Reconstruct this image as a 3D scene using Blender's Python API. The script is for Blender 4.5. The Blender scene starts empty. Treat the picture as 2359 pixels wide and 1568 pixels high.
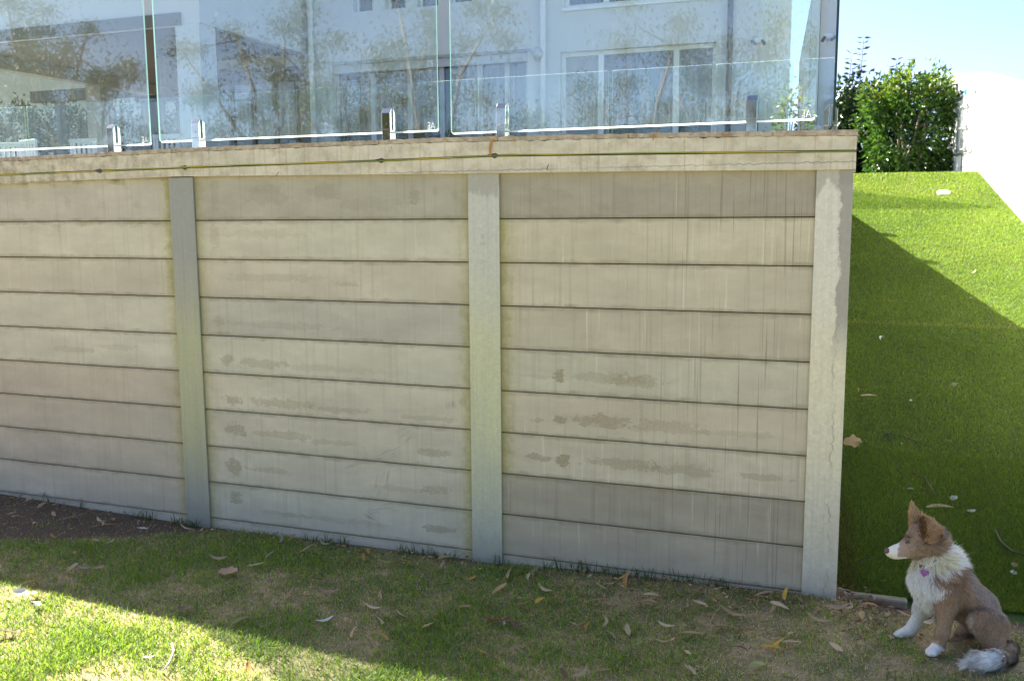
import bpy, bmesh, math, random
import numpy as np
from mathutils import Matrix, Vector

# ------------------------------------------------------------------ camera, sky, sun, exposure
scene = bpy.context.scene
COL = scene.collection
PW, PH = 2359.0, 1568.0                      # working size of the survey of the photograph
FOC = 2144.82
PITCH, YAW, ROLL = math.radians(7.582475), math.radians(-20.158181), math.radians(0.3763)
EYE = np.array([1.5296, -4.0128, 1.6605])

def _cam_axes():
    cy, sy, cp, sp = math.cos(YAW), math.sin(YAW), math.cos(PITCH), math.sin(PITCH)
    fwd = np.array([sy*cp, cy*cp, -sp]); right = np.array([cy, -sy, 0.0]); down = np.cross(fwd, right)
    cr, sr = math.cos(ROLL), math.sin(ROLL)
    return cr*right + sr*down, -sr*right + cr*down, fwd
RIGHT, DOWN, FWD = _cam_axes()
cam = bpy.data.cameras.new('camera')
cam.sensor_fit = 'HORIZONTAL'; cam.angle = 2*math.atan(PW/2/FOC)
cam.clip_start = 0.05; cam.clip_end = 3000
cam.dof.use_dof = True; cam.dof.focus_distance = 4.1; cam.dof.aperture_fstop = 5.0
cam_o = bpy.data.objects.new('camera', cam); COL.objects.link(cam_o)
_m = Matrix.Identity(4)
for i in range(3):
    _m[i][0] = RIGHT[i]; _m[i][1] = -DOWN[i]; _m[i][2] = -FWD[i]; _m[i][3] = EYE[i]
cam_o.matrix_world = _m
scene.camera = cam_o

SUN = np.array([1.24, -0.50, -1.0])          # the way the sunlight travels
SUN_EL = math.atan2(1.0, math.hypot(1.24, 0.50))
SUN_AZ = math.atan2(-1.24, 0.50)
world = bpy.data.worlds.new('World'); scene.world = world; world.use_nodes = True
_nt = world.node_tree
_sky = _nt.nodes.new('ShaderNodeTexSky'); _sky.sky_type = 'NISHITA'; _sky.sun_disc = False
_sky.sun_elevation = SUN_EL; _sky.sun_rotation = SUN_AZ
_sky.air_density = 0.52; _sky.dust_density = 1.2; _sky.ozone_density = 1.0
_bg = _nt.nodes['Background']; _nt.links.new(_sky.outputs[0], _bg.inputs[0]); _bg.inputs[1].default_value = 0.066
_sl = bpy.data.lights.new('sun', 'SUN'); _sl.energy = 5.0; _sl.angle = math.radians(0.53); _sl.color = (1.0, 0.935, 0.83)
_so = bpy.data.objects.new('sun', _sl); COL.objects.link(_so); _so.location = (-8, 6, 12)
_so.rotation_euler = Vector(SUN).to_track_quat('-Z', 'Y').to_euler()
vs = scene.view_settings
vs.view_transform = 'Standard'; vs.look = 'None'; vs.gamma = 1.0; vs.use_curve_mapping = False
vs.exposure = 2.58

# ------------------------------------------------------------------ survey helpers: photo point -> point on a real plane
def ray(x, y):
    return RIGHT*((x-PW/2)/FOC) + DOWN*((y-PH/2)/FOC) + FWD
def on_y(x, y, Y): d = ray(x, y); return EYE + d*((Y-EYE[1])/d[1])
def on_z(x, y, Z): d = ray(x, y); return EYE + d*((Z-EYE[2])/d[2])
def on_plane(x, y, n, o):
    d = ray(x, y); n = np.array(n, float); return EYE + d*(((np.array(o)-EYE)@n)/(d@n))

rng = np.random.default_rng(7)
random.seed(7)

# ------------------------------------------------------------------ node helper
class G:
    def __init__(s, name):
        s.m = bpy.data.materials.new(name); s.m.use_nodes = True
        s.t = s.m.node_tree; s.t.nodes.clear()
        s.out = s.t.nodes.new('ShaderNodeOutputMaterial')
        s._tc = None
    def n(s, typ, **k):
        nd = s.t.nodes.new(typ)
        for a, b in k.items(): setattr(nd, a, b)
        return nd
    def put(s, sock, v):
        if v is None: return
        if isinstance(v, bpy.types.NodeSocket): s.t.links.new(v, sock)
        else:
            if sock.type == 'RGBA' and len(v) == 3: v = (*v, 1)
            sock.default_value = v
    def obj(s):
        if s._tc is None: s._tc = s.n('ShaderNodeTexCoord')
        return s._tc.outputs['Object']
    def math(s, op, a, b=None, clamp=False):
        nd = s.n('ShaderNodeMath', operation=op, use_clamp=clamp); s.put(nd.inputs[0], a); s.put(nd.inputs[1], b); return nd.outputs[0]
    def mapping(s, v, loc=(0,0,0), scale=(1,1,1), rot=(0,0,0)):
        nd = s.n('ShaderNodeMapping'); s.put(nd.inputs[0], v); nd.inputs[1].default_value = loc; nd.inputs[2].default_value = rot; nd.inputs[3].default_value = scale
        return nd.outputs[0]
    def noise(s, v, scale=5, detail=3, rough=.55, dist=0, w=None):
        nd = s.n('ShaderNodeTexNoise'); s.put(nd.inputs['Vector'], v)
        nd.inputs['Scale'].default_value = scale; nd.inputs['Detail'].default_value = detail
        nd.inputs['Roughness'].default_value = rough; nd.inputs['Distortion'].default_value = dist
        return nd.outputs['Fac']
    def mr(s, v, a, b, c=0, d=1):
        nd = s.n('ShaderNodeMapRange'); s.put(nd.inputs[0], v)
        for i, q in enumerate((a, b, c, d)): s.put(nd.inputs[i+1], q)
        return nd.outputs[0]
    def mix(s, f, a, b, mode='MIX'):
        nd = s.n('ShaderNodeMix', data_type='RGBA', blend_type=mode)
        s.put(nd.inputs[0], f); s.put(nd.inputs[6], a); s.put(nd.inputs[7], b); return nd.outputs[2]
    def ramp(s, f, stops):
        nd = s.n('ShaderNodeValToRGB'); s.put(nd.inputs[0], f); e = nd.color_ramp.elements
        while len(e) < len(stops): e.new(0.5)
        for q, (p, c) in zip(e, stops): q.position = p; q.color = (*c, 1) if len(c) == 3 else c
        return nd.outputs[0]
    def sep(s, v):
        nd = s.n('ShaderNodeSeparateXYZ'); s.put(nd.inputs[0], v); return nd.outputs
    def length(s, v):
        nd = s.n('ShaderNodeVectorMath', operation='LENGTH'); s.put(nd.inputs[0], v); return nd.outputs['Value']
    def bump(s, h, strength=.3, dist=.01):
        nd = s.n('ShaderNodeBump'); s.put(nd.inputs['Height'], h); nd.inputs['Strength'].default_value = strength; nd.inputs['Distance'].default_value = dist
        return nd.outputs[0]
    def attr(s, name):
        nd = s.n('ShaderNodeAttribute'); nd.attribute_name = name; return nd.outputs['Color']
    def bsdf(s, col, rough=.7, metal=0, normal=None, spec=.5, sheen=0):
        nd = s.n('ShaderNodeBsdfPrincipled'); s.put(nd.inputs['Base Color'], col); s.put(nd.inputs['Roughness'], rough); s.put(nd.inputs['Metallic'], metal)
        nd.inputs['Specular IOR Level'].default_value = spec
        if normal is not None: s.put(nd.inputs['Normal'], normal)
        if sheen: nd.inputs['Sheen Weight'].default_value = sheen
        return nd.outputs[0]
    def mixs(s, f, a, b):
        nd = s.n('ShaderNodeMixShader'); s.put(nd.inputs[0], f); s.t.links.new(a, nd.inputs[1]); s.t.links.new(b, nd.inputs[2]); return nd.outputs[0]
    def sh(s, typ, col=None, **k):
        nd = s.n(typ)
        if col is not None: s.put(nd.inputs[0], col)
        for a, b in k.items(): s.put(nd.inputs[a], b)
        return nd.outputs[0]
    def done(s, surf): s.t.links.new(surf, s.out.inputs[0]); return s.m

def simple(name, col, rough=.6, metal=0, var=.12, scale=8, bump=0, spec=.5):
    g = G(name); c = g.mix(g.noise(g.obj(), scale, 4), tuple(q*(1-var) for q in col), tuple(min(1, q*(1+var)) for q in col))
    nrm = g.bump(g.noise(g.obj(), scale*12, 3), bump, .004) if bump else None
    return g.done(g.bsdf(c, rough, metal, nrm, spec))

def attr_mat(name, rough=.6, trans=.0, spec=.3, gloss_noise=False):
    g = G(name); c = g.attr('col')
    b = g.bsdf(c, rough, 0, None, spec)
    if trans:
        t = g.sh('ShaderNodeBsdfTranslucent', g.mix(1.0, c, (1.5, 1.55, .8), 'MULTIPLY')); b = g.mixs(trans, b, t)
    return g.done(b)

# ------------------------------------------------------------------ mesh helpers
class MB:
    def __init__(s): s.v = []; s.f = []
    def add(s, vs_, fs):
        o = len(s.v); s.v += [tuple(map(float, q)) for q in vs_]; s.f += [tuple(i+o for i in f) for f in fs]; return s
    def box(s, x0, x1, y0, y1, z0, z1):
        return s.add([(x0,y0,z0),(x1,y0,z0),(x1,y1,z0),(x0,y1,z0),(x0,y0,z1),(x1,y0,z1),(x1,y1,z1),(x0,y1,z1)],
                     [(0,3,2,1),(4,5,6,7),(0,1,5,4),(1,2,6,5),(2,3,7,6),(3,0,4,7)])
    def hexa(s, b, t):                       # bottom loop and top loop of equal length
        n = len(b); return s.add(list(b)+list(t), [tuple(range(n-1,-1,-1)), tuple(range(n,2*n))] + [(i,(i+1)%n,n+(i+1)%n,n+i) for i in range(n)])
    def tube(s, pts, rad, n=8, cap=True):
        pts = [np.array(p, float) for p in pts]; rad = [rad]*len(pts) if np.isscalar(rad) else rad; o = len(s.v); up = np.array([0,0,1.0])
        prev = None
        for i, p in enumerate(pts):
            t = pts[min(i+1,len(pts)-1)] - pts[max(i-1,0)]; t /= np.linalg.norm(t)+1e-9
            a = np.cross(t, up if abs(t[2]) < .9 else np.array([1.,0,0])) if prev is None else prev - t*(prev@t)
            a /= np.linalg.norm(a)+1e-9; prev = a; b = np.cross(t, a)
            for k in range(n):
                th = 2*math.pi*k/n; q = p + rad[i]*(a*math.cos(th)+b*math.sin(th)); s.v.append(tuple(q))
        for i in range(len(pts)-1):
            for k in range(n): s.f.append((o+i*n+k, o+i*n+(k+1)%n, o+(i+1)*n+(k+1)%n, o+(i+1)*n+k))
        if cap: s.f.append(tuple(o+k for k in range(n-1,-1,-1))); s.f.append(tuple(o+(len(pts)-1)*n+k for k in range(n)))
        return s
    def build(s, name, mat, parent=None, bevel=0, seg=1, smooth=False, mats=None):
        me = bpy.data.meshes.new(name); me.from_pydata(s.v, [], s.f); me.update()
        if bevel:
            bm = bmesh.new(); bm.from_mesh(me); bmesh.ops.bevel(bm, geom=list(bm.edges), offset=bevel, segments=seg, affect='EDGES', profile=.5, clamp_overlap=True); bm.to_mesh(me); bm.free()
        for q in (mats or [mat]): me.materials.append(q)
        if smooth: me.polygons.foreach_set('use_smooth', [True]*len(me.polygons))
        return link(name, me, parent)

def link(name, data, parent=None):
    o = bpy.data.objects.new(name, data); COL.objects.link(o)
    if parent is not None:
        o.parent = parent
        o.matrix_parent_inverse = Matrix.Translation(-Vector(parent.location)) if parent.parent is None else Matrix.Identity(4)
    return o
def thing(name, label, cat, loc=(0,0,0), group=None):
    o = bpy.data.objects.new(name, None); COL.objects.link(o); o.location = [float(q) for q in loc]; o.empty_display_size = .1
    return tag(o, label, cat, group)
def tag(o, label=None, cat=None, group=None, kind=None):
    if label: o['label'] = label
    if cat: o['category'] = cat
    if group: o['group'] = group
    if kind: o['kind'] = kind
    return o
def np_mesh(name, V, faces_n, F, mat, col=None, smooth=False):
    """fast mesh: V (n,3), F flat loop index array, faces_n loops per face"""
    me = bpy.data.meshes.new(name); me.vertices.add(len(V)); me.vertices.foreach_set('co', np.asarray(V, np.float32).ravel())
    F = np.asarray(F, np.int32); fn = np.asarray(faces_n, np.int32)
    me.loops.add(len(F)); me.loops.foreach_set('vertex_index', F)
    me.polygons.add(len(fn)); st = np.zeros(len(fn), np.int32); st[1:] = np.cumsum(fn)[:-1]
    me.polygons.foreach_set('loop_start', st); me.update(calc_edges=True)
    if smooth: me.polygons.foreach_set('use_smooth', np.ones(len(fn), bool))
    if col is not None:
        a = me.color_attributes.new('col', 'FLOAT_COLOR', 'POINT'); c = np.ones((len(V),4), np.float32); c[:,:3] = col; a.data.foreach_set('color', c.ravel())
    me.materials.append(mat); me.validate(); return me

def vnoise(x, y, seed=0, octv=3):
    """cheap value noise in [0,1]"""
    r = np.random.default_rng(seed); T = r.random((64,64)); out = 0; amp = 1; tot = 0
    for o in range(octv):
        fx, fy = np.asarray(x)*2**o, np.asarray(y)*2**o
        ix, iy = np.floor(fx).astype(int), np.floor(fy).astype(int); tx, ty = fx-ix, fy-iy
        tx = tx*tx*(3-2*tx); ty = ty*ty*(3-2*ty)
        g = lambda a, b: T[a%64, b%64]
        out = out + amp*((g(ix,iy)*(1-tx)+g(ix+1,iy)*tx)*(1-ty)+(g(ix,iy+1)*(1-tx)+g(ix+1,iy+1)*tx)*ty); tot += amp; amp *= .5
    return out/tot

# ------------------------------------------------------------------ ground heights
def lawn_z(x, y):
    x = np.asarray(x, float); y = np.asarray(y, float)
    z = np.interp(x, [-6,-3.2,-1.8,-.1,1.4,1.5,1.66,1.8], [.06,.03,-.005,.008,.045,.045,.012,.0])
    z = z*np.clip(1+y/1.5, 0, 1)
    z = z + np.interp(x, [-6,-2.1,.2,1.5,1.9], [.02,.02,-.045,-.045,0])*np.clip(-y, 0, 2.2)
    return z + .010*(vnoise(x*1.7, y*1.7, 3)-.5) - np.clip(y-.15, 0, .4)*.6
RAMP_S, RAMP_Y0, CREST_Y = .33, .15, 6.34
def ramp_z(x, y):
    x = np.asarray(x, float); y = np.asarray(y, float)
    yy = np.minimum(y, CREST_Y) - RAMP_Y0
    return .018 + RAMP_S*yy + np.clip(y-CREST_Y, 0, 9)*.005 + .02*(vnoise(np.asarray(x)*1.3+9, y*1.3, 5)-.5)*np.clip(yy, 0, 1)
SIDE_M = .083
def side_x(y): return 1.52 - SIDE_M*y

# ================================================================== SETTING: ground, lawn, ramp, terrace
g = G('far_ground'); P = g.obj()
c = g.mix(g.noise(P, .8, 4), (.17,.20,.055), (.32,.27,.13)); m_far = g.done(g.bsdf(c, .9))
S = 900
o = MB().add([(-S,-S,-.06),(S,-S,-.06),(S,S,-.06),(-S,S,-.06)], [(0,1,2,3)]).build('ground', m_far); tag(o, 'flat grassy ground spreading to the horizon', 'ground', kind='structure')

def bare_mask(x, y):
    """bare soil under the left end of the wall (1 = bare)"""
    e = -.50 - .0*x
    edge = np.interp(x, [-4.2,-3.2,-2.6,-2.2,-1.9,-1.6], [-.74,-.64,-.56,-.46,-.26,-.02])
    n = vnoise(x*5, y*5, 21)-.5
    return np.clip(.5 + (y - edge + n*.16)/.09, 0, 1)

# lawn sheet with soil / thatch material
g = G('lawn_soil'); P = g.obj()
n1 = g.noise(P, 5, 5, .6); n2 = g.noise(P, 60, 5, .65); n3 = g.noise(P, 260, 3, .6)
thatch = g.ramp(n2, [(.25,(.17,.122,.067)),(.5,(.35,.26,.15)),(.75,(.52,.40,.24))])
soil = g.ramp(g.math('ADD', g.math('MULTIPLY', n2, .6), g.math('MULTIPLY', n3, .4)), [(.3,(.045,.028,.018)),(.52,(.10,.065,.042)),(.72,(.22,.155,.105))])
green = g.mix(n2, (.08,.10,.025), (.20,.19,.07))
c = g.mix(g.mr(n1, .42, .62), thatch, green)
c = g.mix(g.attr('bare'), c, soil)
m_lawn = g.done(g.bsdf(c, .95, 0, g.bump(n2, .6, .01)))
nx, ny = 150, 110
xs = np.linspace(-9, 9, nx); ys = np.linspace(-9, .4, ny); X, Y = np.meshgrid(xs, ys, indexing='ij')
Z = lawn_z(X, Y); V = np.stack([X, Y, Z], -1).reshape(-1, 3)
I = np.arange(nx*ny).reshape(nx, ny); F = np.stack([I[:-1,:-1], I[1:,:-1], I[1:,1:], I[:-1,1:]], -1).reshape(-1)
me = np_mesh('lawn', V, [4]*((nx-1)*(ny-1)), F, m_lawn, smooth=True)
a = me.color_attributes.new('bare', 'FLOAT_COLOR', 'POINT'); bm_ = bare_mask(V[:,0], V[:,1])*(V[:,1] < .2)
a.data.foreach_set('color', np.repeat(bm_[:,None], 4, 1).astype(np.float32).ravel())
tag(link('lawn', me), 'natural lawn with thatch and a bare soil patch below the wall', 'lawn', kind='structure')

# turf slope sheet
g = G('turf_backing'); P = g.obj(); n2 = g.noise(P, 120, 4, .65); n1 = g.noise(P, 3, 3)
c = g.mix(n2, (.03,.055,.008), (.10,.15,.022)); c = g.mix(g.mr(n1,.35,.7,0,.45), c, (.10,.135,.03))
m_turfb = g.done(g.bsdf(c, .8, 0, g.bump(n2, .7, .012)))
WALLR_O = np.array([2.67, 6.22]); WALLR_D = np.array([-.14, 1.0])
def white_x(y): return WALLR_O[0] - .14*(y - WALLR_O[1])
nx, ny = 50, 120
ys = np.concatenate([np.linspace(.0, 6.6, 100), np.linspace(6.8, 14, 20)]); V = []
for t in np.linspace(0, 1, nx):
    xa = side_x(ys) - .12; xb = np.where(ys < 7.6, white_x(ys) + .10, 6.0); x = xa + (xb-xa)*t
    V.append(np.stack([x, ys, ramp_z(x, ys)], -1))
V = np.stack(V); I = np.arange(nx*ny).reshape(nx, ny); F = np.stack([I[:-1,:-1], I[1:,:-1], I[1:,1:], I[:-1,1:]], -1).reshape(-1)
me = np_mesh('turf_slope', V.reshape(-1,3), [4]*((nx-1)*(ny-1)), F, m_turfb, smooth=True)
tag(link('turf_slope', me), 'sloping bank of artificial turf rising beside the wall', 'slope', kind='structure')

# terrace floor
m_paver = simple('terrace_paving', (.13,.12,.11), .6, 0, .12, 3)
tb = MB().hexa([(-22,.30,-.05),(side_x(.3)-.25,.30,-.05),(side_x(16)-.25,16,-.05),(-22,16,-.05)], [(-22,.30,1.955),(side_x(.3)-.25,.30,1.955),(side_x(16)-.25,16,1.955),(-22,16,1.955)])
tag(tb.build('terrace', m_paver), 'paved pool terrace behind the retaining wall', 'terrace', kind='structure')

# ================================================================== RETAINING WALL
wall = thing('retaining_wall', 'long retaining wall of stacked concrete sleepers between steel posts', 'retaining wall', (0,0,0))
J0 = 1.65                                    # first joint; courses are 0.2 m

def sleeper_mat(name, base, seed, x0, x1, z0, z1, dabs=(), streak=.45, moss=(0,0), topmoss=0, pale=0, scuffs=(), pale_streak=0.0):
    base = (base[0]*1.31, base[1]*1.27, base[2]*1.25) if z1 < .9 else (base[0]*1.275, base[1]*1.285, base[2]*1.29)  # upper and lower courses tinted apart to offset warm bounced light
    g = G(name); P = g.obj(); so = (seed*3.1, seed*1.7, seed*2.3)
    X, _, Zc = g.sep(P)
    Pm = g.mapping(P, so)
    big = g.noise(g.mapping(P, so, (1.6,1,5)), 1.6, 4, .55)
    med = g.noise(g.mapping(P, so, (1,1,1.6)), 14, 4, .6)
    fine = g.noise(Pm, 230, 3, .7)
    col = g.mix(g.mr(big,.3,.7), tuple(q*.86 for q in base), tuple(min(1,q*1.10) for q in base))
    col = g.mix(g.mr(med,.35,.75,0,.35), col, tuple(q*f for q, f in zip(base,(.80,.78,.74))))
    # rain streaks: long thin vertical noise
    st = g.noise(g.mapping(P, so, (46,1,.9)), 1.0, 4, .6)
    col = g.mix(g.math('MULTIPLY', g.mr(st,.54,.72), streak), col, tuple(q*f for q, f in zip(base,(.70,.69,.68))))
    st2 = g.noise(g.mapping(P, (so[1],0,so[0]), (48,1,1.6)), 1.0, 3, .6)
    col = g.mix(g.math('MULTIPLY', g.mr(st2,.61,.70), .2+pale_streak*1.1), col, tuple(min(.74,q*1.38) for q in base))
    # thin dark runs
    if pale_streak:
        st3 = g.noise(g.mapping(P, (7.7,0,2.1), (105,1,1.5)), 1.0, 2, .5)
        lim = g.mr(X, x0+.35, x1-.3)
        col = g.mix(g.math('MULTIPLY', g.math('MULTIPLY', g.mr(st3,.61,.68), lim), .75), col, tuple(q*f for q, f in zip(base,(.52,.50,.46))))
    # damp brush marks
    for (dx, dz, rx, rz, s) in dabs:
        if z1 > 1.8: s = s*.55
        v = g.mapping(P, (-dx/rx, 0, -dz/rz), (1/rx, 0, 1/rz))
        d = g.math('ADD', g.length(v), g.math('MULTIPLY', g.math('SUBTRACT', g.noise(g.mapping(P, so, (.6,1,1)), 30, 6, .8), .5), 3.6))
        msk = g.math('MULTIPLY', g.mr(d,.72,.92,1,0), g.mr(g.noise(Pm, 150, 4, .8),.40,.50,.25,1))
        col = g.mix(g.math('MULTIPLY', msk, s), col, (base[0]*.58, base[1]*.54, base[2]*.45))
    for (dx, dz, rx, rz, s, rot) in scuffs:
        ca, sa = math.cos(rot), math.sin(rot)
        nd = g.n('ShaderNodeVectorRotate', rotation_type='Y_AXIS'); g.put(nd.inputs['Vector'], P); nd.inputs['Center'].default_value = (dx,0,dz); nd.inputs['Angle'].default_value = rot
        v = g.mapping(nd.outputs[0], (-dx/rx,0,-dz/rz), (1/rx,0,1/rz))
        lines = g.noise(g.mapping(nd.outputs[0], so, (6,1,110)), 1, 3, .7)
        msk = g.math('MULTIPLY', g.mr(g.length(v),.4,1.1,1,0), g.mr(lines,.5,.62))
        col = g.mix(g.math('MULTIPLY', msk, s), col, (.21,.20,.19))
    # grime along the joints
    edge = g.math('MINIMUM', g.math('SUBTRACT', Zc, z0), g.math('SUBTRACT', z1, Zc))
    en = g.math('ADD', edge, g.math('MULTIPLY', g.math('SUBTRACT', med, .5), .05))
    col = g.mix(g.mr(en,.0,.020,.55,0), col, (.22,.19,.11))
    for side, k in ((x0, moss[0]), (x1, moss[1])):
        if k:
            d = g.math('ABSOLUTE', g.math('SUBTRACT', X, side))
            d = g.math('ADD', d, g.math('MULTIPLY', g.math('SUBTRACT', g.noise(Pm, 22, 4, .7), .5), .13))
            col = g.mix(g.mr(d,.0,.06,.95*k,0), col, (.24,.225,.035))
            d2 = g.math('ABSOLUTE', g.math('SUBTRACT', X, side))
            col = g.mix(g.mr(d2,.0,.11,.5*k,0), col, (base[0]*.86,base[1]*.84,base[2]*.58))
    if topmoss:
        d = g.math('ADD', g.math('SUBTRACT', z1, Zc), g.math('MULTIPLY', g.math('SUBTRACT', g.noise(g.mapping(P,so,(5,1,9)), 2.2, 4, .6), .5), .22))
        col = g.mix(g.mr(d,-.03,.03,.85*topmoss,0), col, (.16,.15,.03))
    grime = g.mr(g.noise(g.mapping(P, so, (2.2,1,3)), 2.0, 6, .72), .52, .74)
    col = g.mix(g.math('MULTIPLY', grime, .28), col, tuple(q*f for q, f in zip(base,(.62,.59,.54))))
    # pits
    pit = g.mr(g.noise(Pm, 95, 1, .5), .74, .80)
    col = g.mix(g.math('MULTIPLY', pit, .5), col, tuple(q*.6 for q in base))
    h = g.math('ADD', g.math('MULTIPLY', med, .5), g.math('SUBTRACT', fine, g.math('MULTIPLY', pit, 1.2)))
    return g.done(g.bsdf(col, .86, 0, g.bump(h, .22, .004), .25))

POSTS = [(-1.849,-1.696), (-.156,-.002), (1.374,1.514), (-3.545,-3.395)]
BAYS = [(-3.395,-1.849), (-1.696,-.156), (-.002,1.374)]
cream = (.46,.435,.355); greyw = (.40,.378,.325); warm = (.435,.40,.325); cool = (.43,.393,.318)
BAYCOL = [[greyw, cream, warm, cream, cream, (.41,.375,.31), (.405,.37,.305), (.40,.365,.30), cool, cool],
          [(.345,.325,.272), cream, warm, greyw, cream, cream, cream, cream, (.43,.415,.345), cool],
          [(.31,.288,.238), (.45,.415,.32), (.45,.41,.325), (.42,.38,.295), (.45,.415,.325), (.46,.42,.33), (.47,.43,.335), (.335,.305,.242), (.345,.314,.25), cool]]
def W2(x, y): p = on_y(x, y, .0); return p[0], p[2]
def dab(x, y, w, h, s):
    a, b = W2(x, y); c_, d_ = W2(x+w, y), W2(x, y+h); return (a, b, abs(c_[0]-a), abs(d_[1]-b), s)
DABS = {(2,4): [dab(1287,865,17,19,.95), dab(1400,872,85,15,.45), dab(1470,880,75,16,.55), dab(1240,868,45,6,.25)],
        (2,5): [dab(1290,968,18,12,.9), dab(1240,968,18,7,.55), dab(1400,972,90,16,.7), dab(1530,985,120,16,.45), dab(1700,1000,110,9,.3)],
        (2,6): [dab(1293,1062,18,17,.95), dab(1236,1055,28,9,.75), dab(1430,1070,100,14,.6), dab(1580,1085,90,14,.55), dab(1745,1100,75,9,.55)],
        (1,4): [dab(520,830,22,14,.6), dab(590,838,70,12,.5), dab(740,850,120,9,.25)],
        (1,5): [dab(535,925,25,12,.7), dab(640,930,80,12,.5), dab(780,945,70,10,.5), dab(980,965,70,7,.4)],
        (1,6): [dab(540,990,26,15,.7), dab(640,1003,80,10,.5), dab(760,1020,70,8,.4), dab(1000,1045,45,11,.6)],
        (1,7): [dab(535,1075,22,19,.75), dab(620,1085,60,8,.45), dab(1000,1130,45,10,.65), dab(920,1128,60,8,.35)],
        (1,8): [dab(538,1150,17,22,.75), dab(650,1185,80,6,.4), dab(780,1200,120,8,.35), dab(1000,1220,45,9,.7)],
        (1,1): [dab(490,545,14,30,.35), dab(600,540,110,12,.25)],
        (1,2): [dab(620,640,120,12,.3), dab(800,655,35,9,.4)],
        (1,3): [dab(500,742,14,14,.35), dab(640,750,150,10,.3)],
        (1,0): [dab(490,450,12,35,.45), dab(620,450,60,26,.5), dab(745,440,45,20,.45), dab(950,445,12,22,.6), dab(1000,440,7,12,.5), dab(1045,445,7,16,.4), dab(850,470,90,18,.4)],
        (0,0): [dab(60,460,14,24,.35), dab(150,465,8,16,.4), dab(230,470,10,12,.35), dab(310,470,12,14,.5)],
        (0,4): [dab(160,805,60,8,.4), dab(270,800,60,7,.3)],
        (2,0): [dab(1250,450,60,26,.3), dab(1700,440,120,28,.25)]}
SCUFF = {(1,6): [(*dab(930,1000,20,24,1)[:4], .6, .6), (*dab(890,1050,40,20,1)[:4], .5, .5)],
         (1,7): [(*dab(880,1115,45,22,1)[:4], .75, 1.35), (*dab(815,1080,32,16,1)[:4], .6, .4)],
         (1,8): [(*dab(880,1175,40,14,1)[:4], .6, .2), (*dab(850,1190,20,8,1)[:4], .6, -.4)],
         (1,5): [(*dab(1050,930,10,45,1)[:4], .5, -1.3)]}
for b, (x0, x1) in enumerate(BAYS):
    for k in range(10):
        zt = J0 + .2 - .2*k; zb = zt - .2
        if k == 0: zt += .03
        jit = .0015*random.uniform(-1, 1)
        mo = {0: (0,1.0 if k in (0,1,2) else .6), 1: (.45,.8 if k > 2 else .45), 2: (.75 if 0 < k < 7 else .15, .0)}[b]
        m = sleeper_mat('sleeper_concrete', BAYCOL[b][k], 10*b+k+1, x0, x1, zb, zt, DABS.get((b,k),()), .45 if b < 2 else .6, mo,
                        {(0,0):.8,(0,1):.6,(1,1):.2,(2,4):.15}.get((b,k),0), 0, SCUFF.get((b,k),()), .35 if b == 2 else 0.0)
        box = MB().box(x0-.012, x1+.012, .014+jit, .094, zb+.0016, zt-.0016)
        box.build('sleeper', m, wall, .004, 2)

def post_mat(name, top, mid, low, zmid, seed, pale=0):
    g = G(name); P = g.obj(); X, _, Zc = g.sep(P); so = (seed*2.7, 0, seed*1.9)
    zz = g.math('ADD', Zc, g.math('MULTIPLY', g.math('SUBTRACT', g.noise(P, 3, 3), .5), .35))
    f = g.mr(zz, 0, 1.9)
    col = g.ramp(f, [(0, low), (.10, low), (zmid-.12, mid), (zmid+.12, mid), (.75, top), (1, top)])
    st = g.noise(g.mapping(P, so, (70,1,1.2)), 1, 4, .65)
    col = g.mix(g.mr(st,.42,.68,0,.35), col, tuple(q*.72 for q in top))
    st2 = g.noise(g.mapping(P, (so[2],0,so[0]), (95,1,.8)), 1, 3, .6)
    col = g.mix(g.mr(st2,.64,.72,0,.4), col, (.55,.54,.47))
    sp = g.noise(P, 26, 4, .7); col = g.mix(g.mr(sp,.5,.75,0,.4), col, tuple(min(1,q*1.2) for q in top))
    spg = g.mr(g.noise(P, 130, 1), .72, .78, 0, .5); col = g.mix(spg, col, tuple(q*.55 for q in top))
    dirt = g.mr(g.math('ADD', Zc, g.math('MULTIPLY', g.math('SUBTRACT', g.noise(g.mapping(P,(0,0,0),(40,1,6)),1,3),.5), .1)), .02, .18, .5, 0)
    col = g.mix(dirt, col, (.27,.25,.21))
    if pale:
        pa = g.mr(g.math('ADD', g.math('MULTIPLY', Zc, 1.0), g.math('MULTIPLY', g.noise(g.mapping(P,so,(16,1,5)),1,4,.6), .30)), 1.90, 1.925)
        col = g.mix(g.math('MULTIPLY', pa, .65), col, (.34,.325,.295))
    if pale == 2:
        pr = g.math('MULTIPLY', g.mr(g.math('ADD', X, g.math('MULTIPLY', g.noise(g.mapping(P,so,(1,1,4.5)),2,4,.65), .10)), 1.515, 1.522), g.mr(Zc, 1.05, 1.25))
        col = g.mix(g.math('MULTIPLY', pr, .8), col, (.30,.29,.27))
        cr = g.math('ABSOLUTE', g.math('SUBTRACT', X, g.math('ADD', g.math('MULTIPLY', g.noise(g.mapping(P,(3,0,2),(0,0,2.6)),1,5,.75), .13), 1.41)))
        col = g.mix(g.math('MULTIPLY', g.mr(cr,.001,.0045,.75,0), g.mr(g.noise(P, 9, 4, .7),.42,.6)), col, (.30,.30,.285))
    vo = g.n('ShaderNodeTexVoronoi'); g.put(vo.inputs['Vector'], P); vo.inputs['Scale'].default_value = 85; col = g.mix(g.mr(g.sep(vo.outputs['Color'])[0],0,1,0,.16), col, (.22,.23,.23))
    h = g.math('ADD', g.math('MULTIPLY', sp, .8), g.math('MULTIPLY', st, .6))
    return g.done(g.bsdf(col, .55, .15, g.bump(h, .25, .004), .4))
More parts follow.
